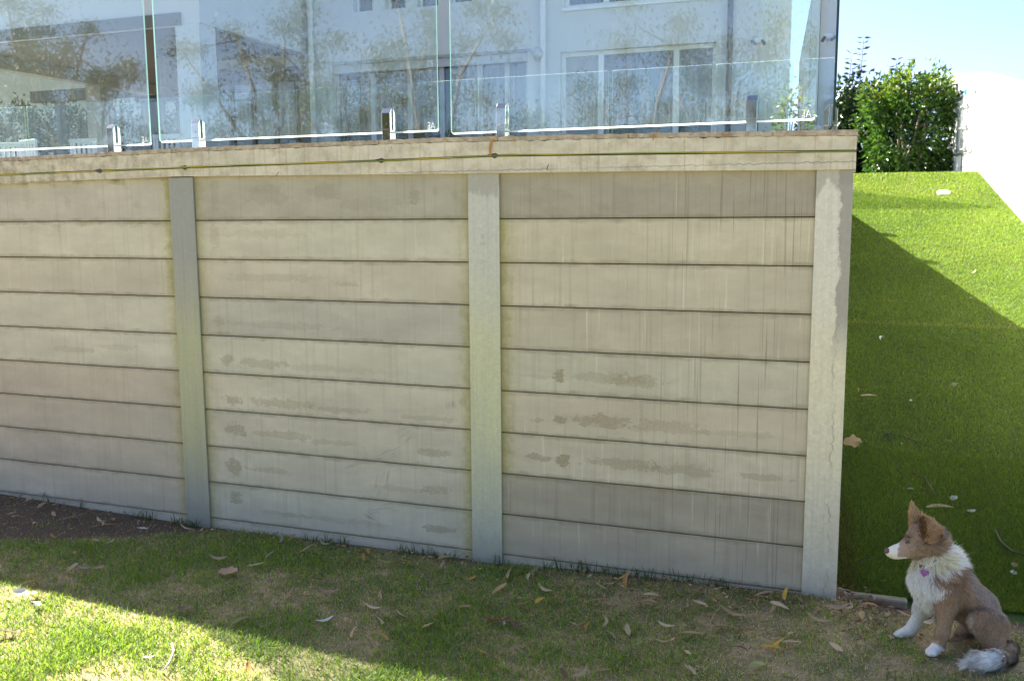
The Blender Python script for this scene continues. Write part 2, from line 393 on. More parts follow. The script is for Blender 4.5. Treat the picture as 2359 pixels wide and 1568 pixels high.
m_groove0 = simple('dark_leak_backing', (.05,.045,.04), .9); m_text = simple('stamped_steel', (.50,.52,.47), .5, .2)
PM = [post_mat('galvanised_post_grey', (.32,.33,.315), (.43,.445,.285), (.385,.39,.335), .42, 1),
      post_mat('galvanised_post_pale', (.56,.57,.52), (.59,.60,.40), (.50,.51,.43), .46, 2, 1),
      post_mat('galvanised_post_white', (.70,.68,.62), (.73,.685,.53), (.67,.64,.55), .45, 3, 2)]
PLAB = ['grey galvanised post of the left pair', 'pale post with stamped letters', 'whitish corner post']
def stamp(txt, x, z, h, parent):
    cu = bpy.data.curves.new('lettering', 'FONT'); cu.body = txt; cu.size = h; cu.extrude = .0012; cu.space_character = 1.9; cu.align_x = 'LEFT'; cu.resolution_u = 2
    ob = bpy.data.objects.new('tmp', cu); COL.objects.link(ob); dg = bpy.context.evaluated_depsgraph_get(); me = bpy.data.meshes.new_from_object(ob.evaluated_get(dg)); bpy.data.objects.remove(ob)
    # text reads down the post: x -> -z, y -> +x
    for v in me.vertices: a, b, c_ = v.co; v.co = (x+b, -.0006-c_, z-a)
    me.materials.clear(); me.materials.append(m_text)
    return link('stamped_lettering', me, parent)
for i, (xa, xb) in enumerate(POSTS):
    mb = MB(); xm = (xa+xb)/2; zt = [1.872,1.862,1.842,1.86][i]
    pts = [(xa,0),(xb,0),(xb,.0085),(xm+.0035,.0085),(xm+.0035,.100),(xb,.100),(xb,.1085),(xa,.1085),(xa,.100),(xm-.0035,.100),(xm-.0035,.0085),(xa,.0085)]
    mb.hexa([(p[0],p[1],-.3) for p in pts], [(p[0],p[1],zt) for p in pts])
    p = mb.build('steel_post', PM[i % 3], wall, .0012)
    if i < 3: p['label'] = PLAB[i]
    if i == 1:
        stamp('HS  AS', -.098, 1.585, .034, p); stamp('HS  AS', -.096, .262, .034, p)

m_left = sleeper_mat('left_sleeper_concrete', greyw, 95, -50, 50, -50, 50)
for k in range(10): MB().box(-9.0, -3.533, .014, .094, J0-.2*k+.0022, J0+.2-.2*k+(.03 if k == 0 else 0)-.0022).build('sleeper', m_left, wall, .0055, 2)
MB().box(-9.0, 1.36, .115, .296, -.3, 1.83).build('leak_backing', m_groove0, wall)  # added dark backing, stops sun leaking through the sleeper joints
# side return of the wall (runs back along the turf slope)
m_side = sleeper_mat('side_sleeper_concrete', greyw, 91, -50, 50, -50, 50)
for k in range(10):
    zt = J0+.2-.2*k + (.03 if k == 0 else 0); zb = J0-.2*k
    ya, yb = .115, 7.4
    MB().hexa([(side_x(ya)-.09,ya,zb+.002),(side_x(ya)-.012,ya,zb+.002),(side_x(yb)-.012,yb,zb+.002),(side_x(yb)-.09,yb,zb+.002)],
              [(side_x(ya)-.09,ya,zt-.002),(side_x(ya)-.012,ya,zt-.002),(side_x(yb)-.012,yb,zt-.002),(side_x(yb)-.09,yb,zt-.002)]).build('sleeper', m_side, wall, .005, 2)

# coping: lower band, upper band, thin paver on top
g = G('coping_concrete'); P = g.obj(); X, _, Zc = g.sep(P)
big = g.noise(g.mapping(P,(4,0,1),(1,1,3)), 2.4, 4, .6); med = g.noise(P, 17, 4, .65); fine = g.noise(P, 210, 3, .7)
col = g.mix(g.mr(big,.3,.7), (.53,.495,.41), (.73,.68,.575)); col = g.mix(g.mr(med,.45,.72,0,.55), col, (.36,.30,.20))
st = g.noise(g.mapping(P,(2,0,7),(48,1,1.5)), 1, 3, .6); col = g.mix(g.mr(st,.54,.68,0,.4), col, (.27,.22,.14))
left = g.mr(X, -1.2, -3.0, 0, .75); col = g.mix(g.math('MULTIPLY', left, g.mr(med,.35,.65)), col, (.26,.245,.155))
wob = g.math('ADD', 1.868, g.math('MULTIPLY', g.math('SUBTRACT', g.noise(g.mapping(P,(0,0,0),(1,0,0)), 26, 4, .75), .5), .034))
ck = g.math('MULTIPLY', g.mr(g.math('ABSOLUTE', g.math('SUBTRACT', Zc, wob)), .0012, .0034, 1, 0), g.mr(g.noise(g.mapping(P,(9,0,0),(1,0,0)), 1.3, 2), .42, .52))
col = g.mix(g.math('MULTIPLY', ck, .55), col, (.16,.16,.17))
spk = g.mr(g.noise(P, 70, 2), .70, .76); up = g.mr(Zc, 1.93, 1.99)
col = g.mix(g.math('MULTIPLY', g.math('MULTIPLY', spk, up), .9), col, (.16,.07,.03))
stn = g.math('MULTIPLY', g.mr(g.noise(P, 6, 4, .65), .58, .68), g.mr(X, .2, .9)); col = g.mix(g.math('MULTIPLY', stn, .45), col, (.30,.20,.09))
h = g.math('ADD', med, g.math('MULTIPLY', fine, .6)); m_cope = g.done(g.bsdf(col, .85, 0, g.bump(h, .35, .006), .25))
g = G('coping_paver'); P = g.obj(); med = g.noise(P, 24, 4, .7)
col = g.mix(g.mr(med,.35,.65), (.30,.24,.19), (.55,.48,.39)); m_pave = g.done(g.bsdf(col, .8, 0, g.bump(g.noise(P, 80, 4, .7), .7, .01), .3))
m_groove = simple('groove_shadow_gap', (.16,.15,.11), .9)
XL = -9.0
def band(name, mat, yf, z0f, z1f, yb=.31, step=.03, rough=.0, seed=1, over=0):
    """coping course that runs the front and turns the corner along the side"""
    r = np.random.default_rng(seed); mb = MB(); xs = np.arange(XL, 1.521+over, step); xs[-1] = 1.521+over
    for i, x in enumerate(xs):
        j = r.normal(0, rough) if rough else 0; j2 = r.normal(0, rough) if rough else 0
        mb.v += [(x, yf, z0f(x)), (x, yf - j, z1f(x) - abs(j2)*.8), (x, yb, z1f(x)), (x, yb, z0f(x))]
    for i in range(len(xs)-1):
        a = i*4; b = a+4
        mb.f += [(a,b,b+1,a+1), (a+1,b+1,b+2,a+2), (a+2,b+2,b+3,a+3), (a+3,b+3,b,a)]
    n = (len(xs)-1)*4; mb.f += [(0,1,2,3), (n+3,n+2,n+1,n)]
    return mb
ztop = lambda x: np.interp(x, [-3.6,-3.0,-1.7,-.3,.7,1.52], [1.99,1.995,2.012,2.014,2.0,1.981])
zgr = lambda x: np.interp(x, [-3.6,-3.0,-1.7,-.6,0,1.52], [1.908,1.911,1.922,1.927,1.934,1.910])
zbot = lambda x: np.interp(x, [-3.6,-3.0,-1.8,-.15,.7,1.4,1.52], [1.858,1.86,1.877,1.857,1.849,1.838,1.838])
o = band('coping', m_cope, -.013, zbot, lambda x: zgr(x)-.006, .30).build('coping_beam', m_cope, wall); o['label'] = 'cracked lower course of the concrete coping'
o = band('coping', m_cope, -.018, lambda x: zgr(x)+.004, lambda x: ztop(x)-.012, .305, .02, .0022, 3).build('coping_beam', m_cope, wall)
band('coping_core', m_groove, .002, lambda x: zgr(x)-.012, lambda x: zgr(x)+.012, .29).build('joint_mortar', m_groove, wall)
# pavers capping the coping: 600 mm pieces with rough front edge
xs = list(np.arange(-9.0, 1.3, .6)) + [1.527]
for i in range(len(xs)-1):
    xa, xb = xs[i]+.0015, xs[i+1]-.0015; n = 24; r = np.random.default_rng(40+i); mb = MB()
    for k in range(n+1):
        x = xa+(xb-xa)*k/n; j = abs(r.normal(0,.004)); jz = abs(r.normal(0,.0025))
        last = i == len(xs)-2
        if last and x > 1.15: j = jz = 0
        zt = ztop(x)+.010; mb.v += [(x,-.022+j,zt-.022),(x,-.022+j*.6,zt-jz),(x,.33,zt),(x,.33,zt-.022)]
    for k in range(n):
        a = k*4; b = a+4; mb.f += [(a,b,b+1,a+1),(a+1,b+1,b+2,a+2),(a+2,b+2,b+3,a+3),(a+3,b+3,b,a)]
    mb.f += [(0,1,2,3),(n*4+3,n*4+2,n*4+1,n*4)]
    mb.build('coping_paver', m_pave, wall)
# side coping
for (za, zb, xo, m) in ((1.838,1.904,.0,m_cope),(1.914,1.969,.004,m_cope),(1.971,1.991,.007,m_pave)):
    ya, yb = .335, 7.4
    MB().hexa([(side_x(ya)-.30,ya,za),(side_x(ya)+xo,ya,za),(side_x(yb)+xo,yb,za),(side_x(yb)-.30,yb,za)],
              [(side_x(ya)-.30,ya,zb),(side_x(ya)+xo,ya,zb),(side_x(yb)+xo,yb,zb),(side_x(yb)-.30,yb,zb)]).build('coping_beam' if m is m_cope else 'coping_paver', m, wall, .002)

# earth cable in the groove, with wire-wound clips
g = G('earth_cable_sheath'); X, _, Zc = g.sep(g.obj())
w = g.math('SINE', g.math('ADD', g.math('MULTIPLY', X, 9), g.math('MULTIPLY', g.noise(g.obj(), 3), 9)))
m_cab = g.done(g.bsdf(g.mix(g.mr(w,-.2,.5), (.20,.27,.05), (.44,.39,.06)), .5))
cab = thing('earth_cable', 'thin green and yellow earth cable strung along the coping groove', 'cable', (0,-.015,1.92))
pts = []
for x in np.linspace(-4.5, 1.518, 80): pts.append((x, -.0165+.0012*math.sin(x*5), zgr(x)+.0022*math.sin(x*3.1)))
MB().tube(pts, .0031, 6).build('sheath', m_cab, cab, smooth=True)
m_clip = simple('cable_clip_black', (.05,.05,.045), .6); m_wind = simple('yellow_wire', (.42,.38,.05), .5)
for px in (232, 428, 880, 1140):
    x = on_y(px, 375, 0)[0]; z = zgr(x)
    MB().add([(x-.03,-.019,z+.004),(x+.012,-.019,z+.011),(x+.028,-.019,z),(x+.005,-.019,z-.013),(x-.03,-.0105,z+.004),(x+.012,-.0105,z+.011),(x+.028,-.0105,z),(x+.005,-.0105,z-.013)],
             [(0,1,2,3),(7,6,5,4),(0,4,5,1),(1,5,6,2),(2,6,7,3),(3,7,4,0)]).build('clip', m_clip, cab)
    c_ = []
    for t in np.linspace(0, 1, 60): a = t*2*math.pi*8; c_.append((x+.032+.085*t, -.0165+.0062*math.sin(a), z+.0062*math.cos(a)))
    MB().tube(c_, .0013, 4).build('wire_winding', m_wind, cab)

# ================================================================== GLASS FENCES
def glass_mat(name, dirt, tint=(.90,.965,.945), refl=1.0):
    g = G(name); P = g.obj(); X, Yc, Zc = g.sep(P)
    lw = g.n('ShaderNodeLayerWeight'); lw.inputs[0].default_value = .5; f = lw.outputs['Facing']
    fr = g.math('ADD', .105*refl, g.math('MULTIPLY', g.math('POWER', f, 4.0), .9), True)
    tr = g.sh('ShaderNodeBsdfTransparent', tint); gl = g.sh('ShaderNodeBsdfGlossy', (.97,.98,1.0), Roughness=.014)
    s = g.mixs(fr, tr, gl)
    # dried water marks: fine droplets, thin vertical runs, denser towards the foot of the pane
    drops = g.mr(g.noise(P, 190, 2, .6), .62, .72); drops2 = g.mr(g.noise(P, 75, 2, .5), .70, .76)
    runs = g.mr(g.noise(g.mapping(P,(3,0,1),(120,120,3.0)), 1, 4, .65), .45, .70)
    low = g.mr(Zc, 2.03, 2.62, 1, .12); patch = g.mr(g.noise(g.mapping(P,(0,0,0),(1,1,1)), 2.6, 3), .35, .65, .35, 1)
    d = g.math('ADD', g.math('MULTIPLY', g.math('MULTIPLY', runs, low), .20), g.math('MULTIPLY', g.math('ADD', drops, drops2), .07))
    d = g.math('ADD', g.math('MULTIPLY', d, patch), .032)
    d = g.math('MULTIPLY', d, dirt, True)
    dust = g.mixs(.55, g.sh('ShaderNodeBsdfDiffuse', (.80,.82,.80)), g.sh('ShaderNodeBsdfTranslucent', (.75,.78,.78)))
    return g.done(g.mixs(d, s, dust))
m_glass = glass_mat('fence_glass', .42); m_glass2 = glass_mat('inner_fence_glass', .03, (.92,.97,.955), .4)
g = G('glass_edge'); m_edge = g.done(g.mixs(.35, g.mixs(.75, g.sh('ShaderNodeBsdfDiffuse', (.6,.72,.68)), g.sh('ShaderNodeBsdfTranslucent', (.85,.93,.92))), g.sh('ShaderNodeBsdfGlossy', (.8,.95,.9), Roughness=.12)))
g = G('glass_edge_side'); m_edges = g.done(g.mixs(.3, g.mixs(.6, g.sh('ShaderNodeBsdfDiffuse', (.06,.13,.11)), g.sh('ShaderNodeBsdfTranslucent', (.14,.25,.22))), g.sh('ShaderNodeBsdfGlossy', (.35,.5,.45), Roughness=.15)))
g = G('glass_edge_dark'); m_edged = g.done(g.mixs(.25, g.sh('ShaderNodeBsdfDiffuse', (.012,.03,.03)), g.sh('ShaderNodeBsdfGlossy', (.2,.3,.3), Roughness=.1)))
g = G('polished_steel'); m_chrome = g.done(g.bsdf(g.mix(g.noise(g.obj(), 40, 3), (.40,.39,.36), (.60,.59,.56)), .05, 1.0))
m_etch = simple('etched_mark', (.85,.87,.87), .6)
def pane(name, a, b, z0, z1, parent, mat=m_glass, edge=m_edge, th=.010, rc=.012):
    """upright glass sheet between plan points a and b, rounded corners"""
    a, b = np.array(a, float), np.array(b, float); u = (b-a); L = np.linalg.norm(u); u /= L; nrm = np.array([-u[1], u[0]])
    out = []
    for cx, cz, t0 in ((L-rc, z1-rc, 0), (rc, z1-rc, 90), (rc, z0+rc, 180), (L-rc, z0+rc, 270)):
        for k in range(5): t = math.radians(t0+22.5*k); out.append((cx+rc*math.cos(t), cz+rc*math.sin(t)))
    mb = MB()
    f0 = [(*(a+u*s_+nrm*th/2), z) for s_, z in out]; f1 = [(*(a+u*s_-nrm*th/2), z) for s_, z in out]
    if edge is m_edge: f1 = [(p[0], p[1], p[2]+.007) if p[2] < z0+rc*.9 else p for p in f1]
    n = len(out); mb.v = f0+f1; mb.f = [tuple(range(n-1,-1,-1)), tuple(range(n,2*n))] + [(i,(i+1)%n,n+(i+1)%n,n+i) for i in range(n)]
    o = mb.build(name, None, parent, mats=[mat, edge, m_edges])
    for i, p in enumerate(o.data.polygons): p.material_index = 0 if i < 2 else (2 if edge is m_edge and abs(p.normal.z) < .25 else 1)
    return o
def spigot(x, y, zb, h, ang, parent):
    """clamp post: two cheeks with sloping tops gripping the glass, joined at the foot, a grub screw on the face"""
    ca, sa = math.cos(ang), math.sin(ang)
    def T(p): return (x+p[0]*ca-p[1]*sa, y+p[0]*sa+p[1]*ca, zb+p[2])
    w = .022; mb = MB()
    for s in (-1, 1):
        prof = [(s*.0075,.055),(s*.0275,.055),(s*.0275,h-.022),(s*.0115,h),(s*.0075,h)]
        if s < 0: prof = prof[::-1]
        mb.hexa([T((-w,q[0],q[1])) for q in prof], [T((w,q[0],q[1])) for q in prof])
    mb.hexa([T((-w,-.0275,0)),T((w,-.0275,0)),T((w,.0275,0)),T((-w,.0275,0))], [T((-w,-.0275,.0553)),T((w,-.0275,.0553)),T((w,.0275,.0553)),T((-w,.0275,.0553))])
    sp = mb.build('spigot', m_chrome, parent, .0015, 2)
    bo = MB().tube([T((0,-.030,.085)), T((0,-.027,.085))], .006, 10).build('grub_screw', m_chrome, sp)
    return sp
def etch(x, y, z, parent, dx=-1):
    mb = MB(); t = .0016
    segs = [((0,0),(.010,.030)),((.010,.030),(.020,0)),((.004,.010),(.017,.010)),((-.006,0),(-.006,.030)),((-.006,.030),(-.018,.030)),((-.006,.016),(-.015,.016)),((-.006,0),(-.018,0)),((-.006,.008),(-.018,.008))]
    for (ax, az), (bx, bz) in segs: mb.tube([(x+ax,y,z+az),(x+bx,y,z+bz)], t, 4)
    return mb.build('etched_mark', m_etch, parent)
GY = .10; GZ1 = 3.22
XP = lambda x, y: on_y(x, y, GY)[0]
front = [(-3.75, XP(348,332), [-3.55, XP(262,320)], 'leftmost tall glass pool fence panel, cut off by the picture edge'),
         (XP(369,330), XP(1010,300), [XP(457,310), XP(895,290)], 'middle tall glass pool fence panel spotted with dried water marks'),
         (XP(1040,300), XP(1877,279), [XP(1158,280), XP(1733,262)], 'rightmost front glass pool fence panel, ending at the corner')]
for i, (xa, xb, sps, lab) in enumerate(front):
    t = thing('glass_fence_panel', lab, 'glass panel', ((xa+xb)/2, GY, 2.01), 'glass panels along the wall top')
    zb = [2.052,2.062,2.045][i]
    pane('pane', (xa,GY), (xb,GY), zb, GZ1, t)
    for sx in sps: spigot(sx, GY, ztop(sx)+.010, .155, 0, t)
    etch(xb-.035, GY-.0075, zb+.012, t)
SA = np.array([1.428,.175]); SB = np.array([.935,6.12]); su = SB-SA; sL = np.linalg.norm(su); su /= sL; sang = math.atan2(su[1], su[0])
ns = 4; labs = ['nearest side glass panel with a dark upright edge at the wall corner', 'second side glass panel back from the wall corner', 'third side glass panel back from the wall corner', 'farthest side glass panel meeting the inner fence']
for i in range(ns):
    a = SA + su*(sL*i/ns + (.025 if i else 0)); b = SA + su*(sL*(i+1)/ns - .025)
    t = thing('glass_fence_panel', labs[i], 'glass panel', (*((a+b)/2), 1.99), 'side glass panels running back from the corner')
    pane('pane', a, b, 2.035, GZ1-.03, t, m_glass2, m_edged)
    for q in (.16, .84): p = a + (b-a)*q; spigot(p[0], p[1], 1.991, .145, sang, t)
# inner fence
xe = [-12.6,-10.9,-9.25,-7.6,-5.9,-4.25,-2.55,-1.0,.1,.90]
nm = ['ninth','eighth','seventh','sixth','fifth','fourth','third','second','first']
for i in range(len(xe)-1):
    t = thing('inner_glass_panel', f'low inner glass fence panel, {nm[i]} back from the side fence corner', 'glass panel', ((xe[i]+xe[i+1])/2, 6.0, 1.955), 'inner glass fence panels')
    pane('pane', (xe[i]+.02,6.0), (xe[i+1]-.02,6.0), 2.0, 3.2, t, m_glass2, m_edge)
    for q in (.2,.8): spigot(xe[i]+(xe[i+1]-xe[i])*q, 6.0, 1.955, .15, 0, t)

# ================================================================== HOUSE
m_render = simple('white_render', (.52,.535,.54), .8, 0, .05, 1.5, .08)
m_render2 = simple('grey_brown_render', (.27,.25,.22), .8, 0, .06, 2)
m_frame = simple('window_frame_grey', (.40,.42,.43), .45, .3)
m_framew = simple('window_frame_white', (.68,.70,.71), .45)
m_ceil = simple('alfresco_ceiling', (.13,.118,.10), .7, 0, .04, 2)
m_dark = simple('charcoal_trim', (.035,.037,.04), .5)
m_pipe = simple('downpipe_white', (.66,.68,.69), .5)
g = G('window_glass'); P = g.obj(); lw = g.n('ShaderNodeLayerWeight'); lw.inputs[0].default_value = .5
fr = g.math('ADD', .10, g.math('MULTIPLY', g.math('POWER', lw.outputs['Facing'], 4.0), .8), True)
m_wglass = g.done(g.mixs(fr, g.sh('ShaderNodeBsdfDiffuse', g.mix(g.mr(g.noise(g.mapping(P,(0,0,0),(1,1,.2)),1.2,2),.45,.6), (.018,.02,.022), (.07,.075,.075))), g.sh('ShaderNodeBsdfGlossy', (.95,.97,1), Roughness=.0)))
m_blind = simple('grey_blind', (.30,.32,.33), .7)
house = thing('house', 'two-storey white rendered house across the terrace with tall sliding doors', 'house', (-3.5,10,1.955))
YF = 10.0; ZR = 6.6; ZF = 1.955
HX = lambda x, y=200: on_y(x, y, YF)[0]
HZ = lambda x, y: on_y(x, y, YF)[2]
xl, xr = -7.16, HX(1750)
dA = (HX(765,150), HX(1215,120), ZF, 4.17); wB = (HX(1290,118), HX(1650,100), ZF, 4.13)
ups = []
for (a, b, yb) in ((814,858,27),(888,934,20),(961,1009,15),(1036,1087,5),(1113,1165,-3)): ups.append((HX(a,20), HX(b,20), HZ((a+b)/2,yb), 5.6))
uB = (HX(1300,20), HX(1661,5), HZ(1300,20), 5.7)
def pierced(x0, x1, z0, z1, holes, y0, y1):
    xs = sorted({x0,x1,*[q for h in holes for q in h[:2]]}); zs = sorted({z0,z1,*[q for h in holes for q in h[2:]]}); mb = MB()
    for i in range(len(xs)-1):
        for k in range(len(zs)-1):
            cx, cz = (xs[i]+xs[i+1])/2, (zs[k]+zs[k+1])/2
            if not any(h[0] < cx < h[1] and h[2] < cz < h[3] for h in holes): mb.box(xs[i], xs[i+1], y0, y1, zs[k], zs[k+1])
    return mb
pierced(xl, xr, ZF, ZR, [dA, wB, uB]+ups, YF, YF+.28).build('wall', m_render, house)
MB().box(xr-.26, xr, YF+.28, 16, ZF, ZR).build('wall', m_render, house)
MB().box(xl-.0, xr, YF+.28, 16, ZR-.25, ZR-.02).build('roof', m_render2, house)
def window(x0, x1, z0, z1, n, y, name='window', fm=m_frame, edges=None, th=.055, blind=None):
    mb = MB(); mb.box(x0, x1, y, y+.07, z1-th, z1); mb.box(x0, x1, y, y+.07, z0, z0+th*.8)
    edges = edges or [x0+(x1-x0)*k/n for k in range(n+1)]
    for k, e in enumerate(edges):
        a, b = (e, e+th) if k == 0 else ((e-th, e) if k == len(edges)-1 else (e-th*.7, e+th*.7)); mb.box(a, b, y-.002, y+.068, z0+th*.8+.001, z1-th-.001)
    f = mb.build(name, fm, house)
    for k in range(len(edges)-1):
        MB().box(edges[k]+th*.4, edges[k+1]-th*.4, y+.03, y+.042, z0+th*.5, z1-th*.5).build('pane', m_blind if blind == k else m_wglass, f)
    return f
ex = [HX(q,140) for q in (765,850,936,1011,1100,1163,1215)]
window(*dA, 6, YF+.10, 'sliding_door', m_frame, ex, .06)
MB().box(dA[0], dA[1], YF+.02, YF+.10, 4.17-.13, 4.17-.002).build('door_head', m_frame, house)
MB().box(dA[0]-.04, dA[1]+.04, YF-.03, YF-.002, 4.175, 4.215).build('door_hood', m_blind, house)
window(*wB, 3, YF+.10, 'sliding_door', m_framew, [HX(q,110) for q in (1290,1381,1556,1650)], .06, 0)
for u in ups: window(*u, 1, YF+.14, 'window', m_framew, None, .03)
window(*uB, 4, YF+.06, 'window', m_framew, [HX(q,8) for q in (1300,1394,1480,1570,1661)], .06)
MB().box(uB[0]-.02, uB[1]+.02, YF-.05, YF-.001, uB[2]-.05, uB[2]-.004).build('window_sill', m_framew, house)
for px, m, rr in ((1254,m_pipe,.045),(724,m_pipe,.05)):
    x = HX(px); MB().tube([(x,YF-.06,ZF),(x,YF-.06,ZR-.3)], rr, 10).build('downpipe', m, house, smooth=True)
x = HX(1681); MB().tube([(x,YF-.10,ZF),(x,YF-.10,ZR-.3)], .042, 8).build('dark_downpipe', m_dark, house, smooth=True)
xc = HX(1748,95); zc = HZ(1748,95)
lamp = MB().box(xc-.05, xc+.05, YF-.09, YF-.001, zc-.04, zc+.04).build('wall_camera', m_framew, house, .01)
MB().tube([(xc-.08,YF-.12,zc-.02),(xc-.02,YF-.2,zc-.07)], .022, 8).build('camera_body', m_dark, lamp)
MB().tube([(xc+.06,YF-.12,zc-.02),(xc+.10,YF-.2,zc-.08)], .022, 8).build('camera_body', m_dark, lamp)
xc = HX(1243,126); zc = HZ(1243,126); MB().tube([(xc,YF-.14,zc),(xc,YF-.001,zc)], [.09,.11], 12).build('wall_lamp', m_frame, house, smooth=True)
# storey that overhangs the alfresco
AX0, AX1, AY, ZB = -12.35, -7.30, 7.30, 4.405
MB().box(AX0, AX1, AY, 15, ZB, ZR).build('upper_storey', m_render, house)
MB().box(AX0+.12, AX1-.12, AY+.12, 14.9, ZB-.012, ZB-.002).build('soffit', m_ceil, house)
MB().box(AX0+.10, AX1-.32, AY-.035, AY-.002, ZB-.01, ZB+.16).build('fascia', m_ceil, house)
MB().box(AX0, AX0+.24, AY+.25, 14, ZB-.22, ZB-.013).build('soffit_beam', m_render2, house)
cx0, cx1 = on_y(406,120,AY)[0], on_y(461,120,AY)[0]
MB().box(cx0, cx1, AY+.004, AY+.36, ZF, ZB-.0005).build('column', m_render, house)
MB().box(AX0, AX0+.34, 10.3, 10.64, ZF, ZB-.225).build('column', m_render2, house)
BYW = 10.02
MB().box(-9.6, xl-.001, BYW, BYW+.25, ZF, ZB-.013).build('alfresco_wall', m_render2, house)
bx0, bx1 = on_y(487,165,BYW)[0], on_y(688,155,BYW)[0]
window(bx0, bx1, ZF, on_y(600,160,BYW)[2], 4, BYW-.08, 'sliding_door', m_dark, None, .05)
MB().box(-9.3, -7.75, 8.75, 8.95, ZB-.10, ZB-.013).build('ceiling_track', m_dark, house)
for q in range(4): MB().box(-11.6+q*.42, -11.5+q*.42, 10.9, 11.0, ZF, 3.9).build('screen_slat', m_dark, house)
MB().box(-11.7, -9.7, 10.88, 11.02, 3.9, 4.02).build('screen_rail', m_dark, house)

# neighbour buildings, gate frame and hedge beyond
m_nb = simple('neighbour_render', (.38,.375,.36), .8, 0, .05, 1)
nb = thing('neighbour_house', 'pale rendered neighbouring building seen beyond the alfresco columns', 'building', (-18,20,0))
MB().box(-34,-9.5,20,26,0,8.6).build('wall', m_nb, nb); MB().box(-34.3,-9.2,19.6,26.3,8.6,8.85).build('roof', m_render2, nb)
for q in (-20,-16.5,-13.8): MB().box(q, q+1.1, 19.95, 19.999, 3.4, 4.7).build('window', m_wglass, nb)
gb = thing('grey_outbuilding', 'narrow grey rendered building rising just right of the house', 'building', (1,16,0))
xa, xb = on_y(1752,60,16)[0]-1.2, on_y(1773,60,16)[0]; zt = on_y(1762,56,16)[2]
MB().box(xa, xb, 16, 22, 0, zt).build('wall', m_blind, gb); MB().box(xa-.05, xb+.04, 15.95, 22, zt, zt+.06).build('parapet_cap', m_render2, gb)
gf = thing('gate_frame', 'dark steel gate frame standing before the far hedge', 'gate', (-14.3,13,1.955))
for x in (-15.9,-13.2): MB().box(x, x+.16, 13, 13.16, 0, 4.35).build('post', m_dark, gf)
MB().box(-16.6,-12.9,12.98,13.14,4.35,4.6).build('beam', m_dark, gf)

# ------------------------------------------------------------------ foliage
def leaf_cloud(centers, dirs, L, Wd, col, r, fold=.25):
    """diamond leaves: returns V,F,C ; 4 verts, 2 tris folded along the midrib"""
    n = len(centers); d = dirs/np.linalg.norm(dirs,axis=1,keepdims=True); a = r.normal(size=(n,3)); s = np.cross(d, a); s /= np.linalg.norm(s,axis=1,keepdims=True)+1e-9
    nn = np.cross(d, s); L = np.broadcast_to(L,(n,))[:,None]; Wd = np.broadcast_to(Wd,(n,))[:,None]
    p0 = centers; p1 = centers + d*L; m = centers + d*L*.45
    V = np.stack([p0, m+s*Wd*.5+nn*Wd*fold, p1, m-s*Wd*.5+nn*Wd*fold], 1).reshape(-1,3)
    b = (np.arange(n)*4)[:,None]; F = (b + np.array([0,1,2,0,2,3])).ravel()
    return V, F, np.repeat(col, 4, axis=0)
m_leaf = attr_mat('glossy_leaf', .32, .28, .5); m_gum = attr_mat('gum_leaf', .45, .30, .4); m_bark = simple('bark', (.20,.15,.11), .9, 0, .3, 12, .5)
m_dull = attr_mat('dull_leaf', .8, .12, .1); m_twig = simple('green_stem', (.12,.12,.05), .8, 0, .2, 10)
def bush(name, label, cat, base, rx, ry, rz, zc, n, L, cols, seed, parentgroup=None, shape=1.0, stems=7, mat=None):
    r = np.random.default_rng(seed); t = thing(name, label, cat, base, parentgroup)
    base = np.array(base)
    d = r.normal(size=(n,3)); d /= np.linalg.norm(d,axis=1,keepdims=True)
    ph = np.arctan2(d[:,1], d[:,0]); lump = 1 + .22*np.sin(ph*3+seed)*np.cos(d[:,2]*4+seed) + .16*np.sin(ph*7+d[:,2]*9+seed)
    rad = np.clip(1 - np.abs(r.normal(0,.16,n)), .25, 1.1)*lump*shape
    sq = np.sign(d)*np.abs(d)**.82
    c = base + np.array([0,0,zc]) + sq*np.array([rx,ry,rz])*rad[:,None]
    keep = c[:,2] > base[2]+.02; c = c[keep]; d = d[keep]; k = len(c)
    dirs = d*.8 + r.normal(0,.6,(k,3)) + np.array([0,0,-.15])
    u = r.random(k)**1.3; C = np.array(cols[0])*(1-u[:,None]) + np.array(cols[1])*u[:,None]
    tip = (c[:,2] > base[2]+zc+rz*.55) & (r.random(k) < .38); C[tip] = np.array(cols[2])*r.uniform(.7,1.1,(tip.sum(),1))
    V, F, CC = leaf_cloud(c, dirs, r.uniform(.7,1.25,k)*L, r.uniform(.8,1.2,k)*L*.42, C, r)
    link('foliage', np_mesh(name, V, [3]*(len(F)//3), F, mat or m_leaf, CC), t)
    mb = MB()
    for q in range(stems):
        e = base + np.array([r.uniform(-.6,.6)*rx, r.uniform(-.6,.6)*ry, zc+r.uniform(.1,.7)*rz]); s0 = base+np.array([r.uniform(-.15,.15),r.uniform(-.15,.15),-.05])
        mb.tube([s0, (s0+e)/2+r.normal(0,.05,3), e], [.02,.013,.005], 5)
    mb.build('stems', m_bark, t); return t
